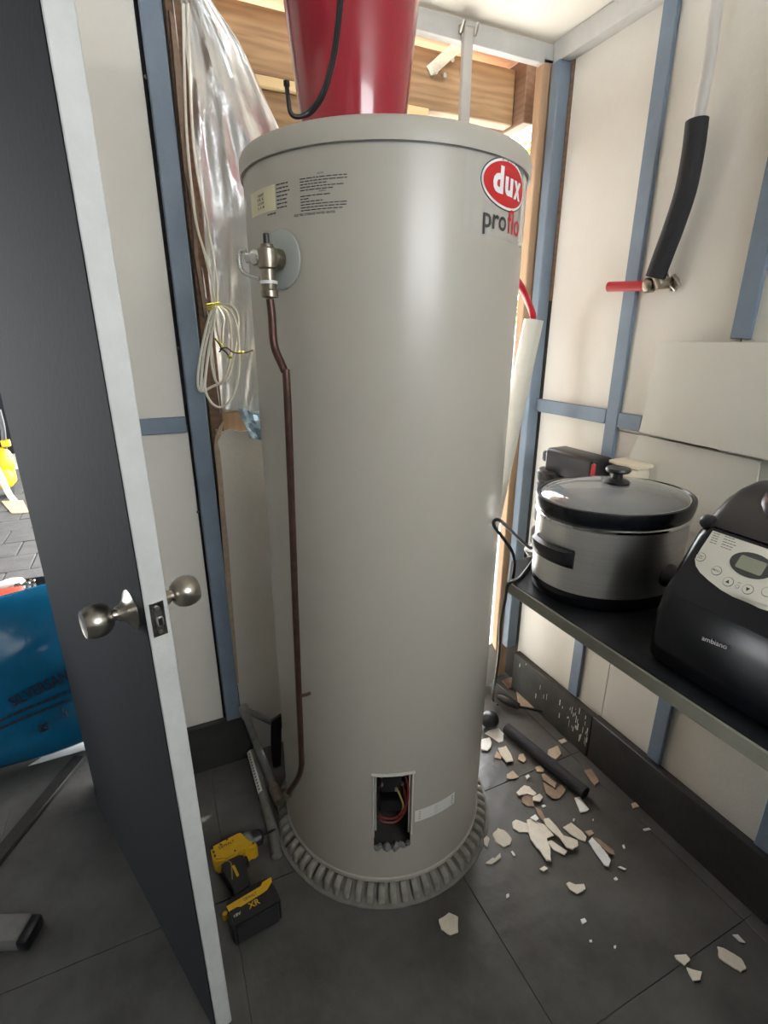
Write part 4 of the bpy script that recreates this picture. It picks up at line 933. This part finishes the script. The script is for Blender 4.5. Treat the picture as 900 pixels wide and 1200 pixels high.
bm = NB(); extr(bm, [(.018, -.030, .014), (.072, -.034, .014), (.082, -.048, .014), (.074, -.060, .014), (.066, -.10, .014), (.070, -.145, .014), (.026, -.150, .014), (.026, -.09, .014), (.010, -.060, .014)], (0, 0, .046)); bmesh.ops.bevel(bm, geom=list(bm.edges), offset=.006, segments=2, affect='EDGES'); dput('handle', bm, 'black')
bm = NB(); extr(bm, [(.040, -.062, .0595), (.047, -.062, .0595), (.050, -.098, .0595), (.043, -.100, .0595)], (0, 0, .002)); dput('grip_inlay', bm, 'yellow')
bm = NB(); tube(bm, smooth_path([(.006, -.040, .058), (.03, -.038, .060), (.040, -.050, .060), (.036, -.075, .060), (.030, -.10, .060)], 5), .0016, 6); dput('grip_line', bm, 'wireyellow')
bm = NB(); box(bm, .076, .088, -.066, -.040, .026, .048, .004, 2); dput('trigger', bm, 'black')
def shy(bm):
    for v in bm.verts: v.co.y -= .018; v.co.z *= .88
bm = NB(); extr(bm, [(.0, -.128, .004), (.085, -.122, .004), (.118, -.128, .004), (.120, -.148, .004), (-.004, -.148, .004)], (0, 0, .066)); bmesh.ops.bevel(bm, geom=list(bm.edges), offset=.005, segments=2, affect='EDGES'); shy(bm); dput('battery_foot', bm, 'black')
bm = NB(); extr(bm, [(-.002, -.145, .0), (.118, -.145, .0), (.124, -.165, .0), (.124, -.208, .0), (.118, -.214, .0), (.0, -.214, .0), (-.006, -.205, .0), (-.006, -.16, .0)], (0, 0, .076)); bmesh.ops.bevel(bm, geom=list(bm.edges), offset=.006, segments=2, affect='EDGES'); shy(bm); bat = dput('battery', bm, 'black')
bm = NB(); extr(bm, [(-.004, -.150, .0757), (.09, -.146, .0757), (.098, -.138, .0757), (.122, -.138, .0757), (.120, -.150, .0757), (.102, -.164, .0757), (.09, -.166, .0757), (.028, -.170, .0757), (.02, -.165, .0757), (-.002, -.166, .0757)], (0, 0, .0022)); shy(bm); dput('yellow_band', bm, 'yellow', bat)
bm = text_bm('DEWALT', .034, .008, .02); mapv(bm, lambda x, y: Vector((.040+x, -.162+y, .0783))); shy(bm); dput('lettering', bm, 'ink', bat)
bm = text_bm('XR', .030, .016, .02); mapv(bm, lambda x, y: Vector((.045+x, -.188+y, .0768))); shy(bm); dput('lettering', bm, 'yellow', bat)
bm = text_bm('18V', .018, .008, .02); mapv(bm, lambda x, y: Vector((.006+x, -.188+y, .0768))); shy(bm); dput('lettering', bm, 'paper', bat)
bm = NB(); lathe(bm, [(.006, .03), (.0075, .034), (.0075, .050), (.006, .054)], (-.010, -.150, 0), n=14); shy(bm); dput('belt_hook_screw', bm, 'yellow')
# ================================================================== DOOR standing open
OC, HC = Vector((-.0465, .792, 0)), Vector((-.3245, 1.572, 0))
dd = (HC-OC).normalized(); dn = Vector((dd.y, -dd.x, 0)); DW = (HC-OC).length
door = struct('door_1', loc=(HC.x, HC.y, .008))
mxd = Matrix.Translation(OC) @ Matrix((dd, dn, UP)).transposed().to_4x4()   # x along the leaf, y through it (into the room), z up
def dbox(bm, *a): b2 = NB(); box(b2, *a); xform(b2, mxd); join(bm, b2); return bm
put('leaf', dbox(NB(), 0, DW, .0015, .0375, .008, 2.08, .002, 1), 'doorwhite', door)
put('outer_face', dbox(NB(), .0006, DW, 0, .0016, .0085, 2.08, .0004, 1), 'doordark', door)
KZ = 1.056; KB = .062
def dl(x, y, z): return mxd @ Vector((x, y, z))
kn = [(.0095, .0), (.0095, .009), (.0165, .0105), (.0225, .016), (.0265, .025), (.0275, .033), (.0262, .042), (.0225, .050), (.0212, .0515), (.019, .0505), (.004, .050)]
def knobset(face, dirn, mt):
    o = dl(KB, face, KZ); bm = NB(); lathe(bm, [(.034, .0), (.034, .002), (.031, .004), (.020, .009), (.014, .016), (.0118, .024)], o, dirn, 32); put('rose', bm, mt, door)
    bm = NB(); lathe(bm, kn, o+dirn*.021, dirn, 36); k = put('door_knob', bm, mt, door)
knobset(0, -dn, 'nickel'); knobset(.0375, dn, 'nickel')
bm = NB(); dbox(bm, -.0014, .0004, .0075, .0305, KZ-.030, KZ+.030, .0006, 1); lp = put('latch_plate', bm, 'chrome', door)
bm = NB(); dbox(bm, -.0022, -.0012, .0135, .0245, KZ-.021, KZ+.021, .0004, 1); put('plate_recess', bm, 'ink', lp)
bm = NB(); dbox(bm, -.010, -.002, .0135, .0245, KZ-.010, KZ+.008, .002, 1); put('latch_bolt', bm, 'chrome', lp)
bm = NB()
for zz in (-.022, .020): b2 = NB(); lathe(b2, [(.004, .0), (.004, .0012), (.002, .0016)], dl(-.0022, .019, KZ+zz), -dd, 10); join(bm, b2)
put('plate_screws', bm, 'nickel', lp)
bm = NB(); 
for zz in (.25, 1.8): b2 = NB(); tube(b2, [dl(DW+.006, .040, zz-.05), dl(DW+.006, .040, zz+.05)], .006, 8); join(bm, b2)
put('hinges', bm, 'nickel', door)
# ================================================================== OUTSIDE THE DOORWAY
def bagf(u, v):      # front of the sack: u along, v up
    x = -.98+.74*u; z = -.003+(.60+.10*u)*v+.02*u*(1-v)
    y = 1.92-.13*(max(0, math.sin(PI*min(max(v, 0), 1)))**.6)*(max(0, math.sin(PI*(.06+.88*u)))**.4)-.02*(1-v)+.012*math.sin(9*u+5*v)+.008*math.sin(17*v-11*u)
    return Vector((x, y, z))
bg = thing('blue_sand_bag', 'large blue plastic sand bag standing outside the open doorway', 'bag', (-.6, 1.93, -.003))
bm = NB(); NU, NV = 30, 24; fr_ = [[bm.verts.new(bagf(i/NU, j/NV)) for i in range(NU+1)] for j in range(NV+1)]
bk_ = [[bm.verts.new(Vector((bagf(i/NU, j/NV).x, 1.93+.12*(math.sin(PI*j/NV)**.6)*(math.sin(PI*(.06+.88*i/NU))**.4), bagf(i/NU, j/NV).z))) for i in range(NU+1)] for j in range(NV+1)]
for g_, fl2 in ((fr_, 0), (bk_, 1)):
    for j in range(NV):
        for i in range(NU):
            q = (g_[j][i], g_[j][i+1], g_[j+1][i+1], g_[j+1][i]); bm.faces.new(q if not fl2 else q[::-1])
for j in range(NV):
    for k in (0, NU): bm.faces.new((fr_[j][k], fr_[j+1][k], bk_[j+1][k], bk_[j][k]))
for i in range(NU):
    for k in (0, NV): bm.faces.new((fr_[k][i], fr_[k][i+1], bk_[k][i+1], bk_[k][i]))
put('sack', bm, 'bag', bg, smooth=60)
def bag_uv(px_, py_):
    d = ray(px_, py_); p = CAM+d*(1.81/d.y); u = (p.x+.98)/.74; v = (p.z+.003-.02*u)/((.60+.10*u)-.02*u); return u, v
def bag_text(s, p0, p1, hgt, bold=0.):
    (u0, v0), (u1, v1) = bag_uv(*p0), bag_uv(*p1); L = math.hypot((u1-u0)*.74, (v1-v0)*.66); bm = text_bm(s, L, hgt, bold); bmesh.ops.subdivide_edges(bm, edges=[e for e in bm.edges if e.calc_length() > .03], cuts=2)
    cx_, sx2 = (u1-u0)/L, (v1-v0)/L
    mapv(bm, lambda x, y: bagf(u0+cx_*x-(sx2*.66/.74)*y, v0+sx2*x+(cx_*.74/.66)*y)+Vector((0, -.007, 0))); return bm
put('lettering', bag_text('SILVERSAND', (17, 826), (94, 787), .044, .03), 'baginks', bg, smooth=0)
bm = NB()
for (p0, p1) in (((-8, 846), (84, 806)), ((2, 850), (86, 815)), ((34, 856), (88, 834))):
    (u0, v0), (u1, v1) = bag_uv(*p0), bag_uv(*p1); rg = random.Random(int(p0[1])); t = 0
    while t < 1:
        l_ = rg.uniform(.05, .13) if p0[0] < 30 else 1; t1 = min(1, t+l_); hh_ = .016 if p0[0] < 30 else .005
        vs = [bm.verts.new(bagf(u0+(u1-u0)*a, v0+(v1-v0)*a+b)+Vector((0, -.006, 0))) for a, b in ((t, 0), (t1, 0), (t1, hh_), (t, hh_))]; bm.faces.new(vs); t = t1+.02
def bpt(x, y): u, v = bag_uv(x, y); return bagf(u, v)+Vector((0, -.004, 0))
for a, b in (((48, 858), (47, 848)), ((47, 848), (55, 844)), ((55, 844), (57, 855)), ((57, 855), (48, 858)), ((48, 857), (55, 845)), ((47, 849), (56, 854)), ((73, 825), (75, 834)), ((77, 831), (79, 841))):
    tube(bm, [bpt(*a), bpt(*b)], .0022, 5)
put('print_lines', bm, 'baginks', bg, smooth=0)
bm = NB(); extr(bm, [onz(x, y, -.0035) for x, y in [(33, 898), (62, 880), (97, 866), (120, 862), (120, 878), (97, 880), (66, 889)]], (0, 0, .0025)); tag(put('white_sheet', bm, 'paper', smooth=0), 'scrap of white sheet under the front of the blue sand bag', 'sheet')
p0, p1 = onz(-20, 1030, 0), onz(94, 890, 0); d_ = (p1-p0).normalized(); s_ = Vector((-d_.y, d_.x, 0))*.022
bm = NB(); extr(bm, [p0-s_+UP*.001, p1-s_+UP*.001, p1+s_+UP*.001, p0+s_+UP*.001], (0, 0, .018)); bmesh.ops.bevel(bm, geom=list(bm.edges), offset=.002, segments=1, affect='EDGES')  # thin dark strip put in as the shadow along the floor gap
tag(put('gap_shadow', bm, 'gapshadow'), 'dark strip standing for the gap shadow, diagonal on the floor in front of the blue sand bag', 'batten')  # no real batten, stands in for the gap shadow
gb = thing('grey_bar', 'grey metal bar with black end foot lying on the floor at the lower left edge', 'bar', (-.56, 1.24, .0005))
p0, p1 = Vector((-.80, 1.345, 0)), onz(30, 1092, .02); p1.z = 0; d_ = (p1-p0).normalized(); s_ = Vector((-d_.y, d_.x, 0))
mb = Matrix.Translation(p0) @ Matrix((d_, s_, UP)).transposed().to_4x4(); L_ = (p1-p0).length
b2 = NB(); box(b2, 0, L_, -.034, .034, .001, .042, .005, 2); put('bar', xform(b2, mb), 'greypipe', gb)
b2 = NB(); box(b2, L_-.004, L_+.026, -.036, .036, .0005, .036, .007, 2); put('end_foot', xform(b2, mb), 'black', gb)
# black tray of tools behind the bag
ty = onz(20, 690, .0); tx0, tx1 = onz(-30, 690, 0).x, onz(75, 680, 0).x
try_ = thing('tool_tray', 'shallow black tray of tools on the pavers behind the blue bag', 'tray', ((tx0+tx1)/2, ty.y-.1, .003))
Y0, Y1 = ty.y-.55, ty.y+.02
put('tray_floor', box(NB(), tx0, tx1, Y0, Y1, .003, .012), 'black', try_)
put('tray_rim', box(box(box(box(NB(), tx0, tx1, Y1-.012, Y1, .012, .05), tx0, tx1, Y0, Y0+.012, .012, .05), tx0, tx0+.012, Y0+.012, Y1-.012, .012, .05), tx1-.012, tx1, Y0+.012, Y1-.012, .012, .05), 'black', try_)
def ontray(x, y): return onz(x, y, .06)
c = ontray(6, 699); bm = NB(); box(bm, c.x-.09, c.x+.09, c.y-.06, c.y+.06, .0125, .09, .015, 2); tag(put('red_case', bm, 'redbag'), 'red tool case in the black tray', 'case')
c = ontray(10, 688); bm = NB(); bmesh.ops.create_icosphere(bm, subdivisions=2, radius=.05); rg = random.Random(9)
for v in bm.verts: v.co = Vector((v.co.x*1.5, v.co.y*.8, v.co.z*.7))*rg.uniform(.85, 1.15)+Vector((c.x, c.y+.06, .055))
tag(put('white_rag', bm, 'paper', smooth=60), 'crumpled white rag in the black tray behind the red case', 'rag')
for k, (x, y) in enumerate([(21, 686), (25, 690), (31, 685), (37, 682)]):
    c = ontray(x, y); bm = NB(); lathe(bm, [(.020, .0), (.022, .004), (.022, .055), (.014, .06)], (c.x, c.y, .0125), n=14); tag(put('socket', bm, 'chrome'), ['chrome tool socket nearest the white rag in the black tray', 'chrome tool socket in front of the others in the black tray', 'chrome tool socket second from the right in the black tray', 'chrome tool socket rightmost in the black tray'][k], 'socket', 'tool sockets in the tray')
# cardboard and the yellow machine further away
bm = NB(); extr(bm, [onz(x, y, .004) for x, y in [(2, 588), (27, 587), (34, 601), (14, 602)]], (0, 0, .008)); tag(put('cardboard_sheet', bm, 'card', smooth=0), 'flat tan cardboard sheet on the grey pavers', 'cardboard')
yc = onz(2, 583, .0); ym = thing('garden_machine', 'yellow and black garden machine standing on the far pavers', 'machine', (yc.x, yc.y, .001))
def yb(x, y, dy=0.): return ony(x, y, yc.y+dy)
bm = NB(); a_, b_ = yb(-12, 566), yb(20, 573); box(bm, a_.x, b_.x, yc.y-.1, yc.y+.15, .10, .30, .05, 3); put('lower_housing', bm, 'yellow', ym)
bm = NB(); c = yb(5, 541); bmesh.ops.create_uvsphere(bm, u_segments=16, v_segments=10, radius=.11)
for v in bm.verts: v.co = Vector((v.co.x*.75, v.co.y*.8, v.co.z*1.3))+c
put('upper_housing', bm, 'yellow', ym)
bm = NB(); tube(bm, smooth_path([yb(-2, 480), yb(3, 500), yb(5, 520), yb(8, 545), yb(12, 560)], 5), .022, 8); put('handle_tube', bm, 'black', ym)
bm = NB(); c = yb(6, 519); box(bm, c.x-.03, c.x+.04, c.y-.03, c.y+.03, c.z-.035, c.z+.03, .01, 2); put('handle_clamp', bm, 'yellow', ym)
for x in (-8, 12):
    c = yb(x, 580); bm = NB(); lathe(bm, [(.03, -.03), (.075, -.028), (.09, -.015), (.09, .015), (.075, .028), (.03, .03)], (c.x, yc.y+.02, .091), (1, 0, 0), 20); put('wheel', bm, 'black', ym)
bm = NB(); tube(bm, smooth_path([yb(-6, 545, -.2), yb(2, 560, -.2), yb(10, 578, -.2), yb(20, 590, -.2), yb(30, 596, -.2)], 5), .028, 8); put('hose', bm, 'conduit', ym)
# ================================================================== BEHIND THE OPEN WALL
fn = thing('pale_fence', 'pale painted timber fence outside behind the heater', 'fence', (2.6, 3.4, -.012))
bd = None
for k in range(14):
    x = 1.2+.26*k
    if bd is None: bd = put('board', box(NB(), x, x+.25, 3.4, 3.42, -.012, 1.45, .004, 1), 'paper', fn); bl0 = bd.location.copy()
    else: copy_piece(bd, fn, bl0+Vector((.26*k, 0, random.uniform(-.004, .004))))
put('rail', box(NB(), 1.2, 4.84, 3.421, 3.46, 1.1, 1.18, .003, 1), 'paper', fn)
tc_ = ony(622, 215, 4.6)
tr_ = thing('leafy_tree', 'sunlit yellow-green tree outside above the pale fence', 'tree', (tc_.x+.35, 4.6, -.012))
bm = NB(); rg = random.Random(21)
for k in range(5200):
    a = Vector((rg.gauss(0, 1), rg.gauss(0, 1), rg.gauss(0, 1))).normalized()*(rg.random()**.4)
    c = Vector((tc_.x+.35+a.x*.75, 4.6+a.y*.6, tc_.z-.45+a.z*.95)); n1 = Vector((rg.gauss(0, 1), rg.gauss(0, 1), rg.gauss(0, 1))).normalized(); n2 = n1.cross(Vector((rg.gauss(0, 1), rg.gauss(0, 1), 1))).normalized(); L = rg.uniform(.03, .06)
    bm.faces.new([bm.verts.new(c-n1*L), bm.verts.new(c+n2*L*.45), bm.verts.new(c+n1*L), bm.verts.new(c-n2*L*.45)])
me = bpy.data.meshes.new('foliage'); 
for v in bm.verts: v.co -= tr_.location
bm.to_mesh(me); bm.free(); me.materials.append(M['leaf']); o = bpy.data.objects.new('foliage', me); COL.objects.link(o); o.parent = tr_; o['kind'] = 'stuff'
bm = NB(); tube(bm, [(tc_.x+.35, 4.6, -.012), (tc_.x+.38, 4.62, .8), (tc_.x+.33, 4.58, tc_.z)], [.07, .05, .02], 10); put('trunk', bm, 'bark', tr_)
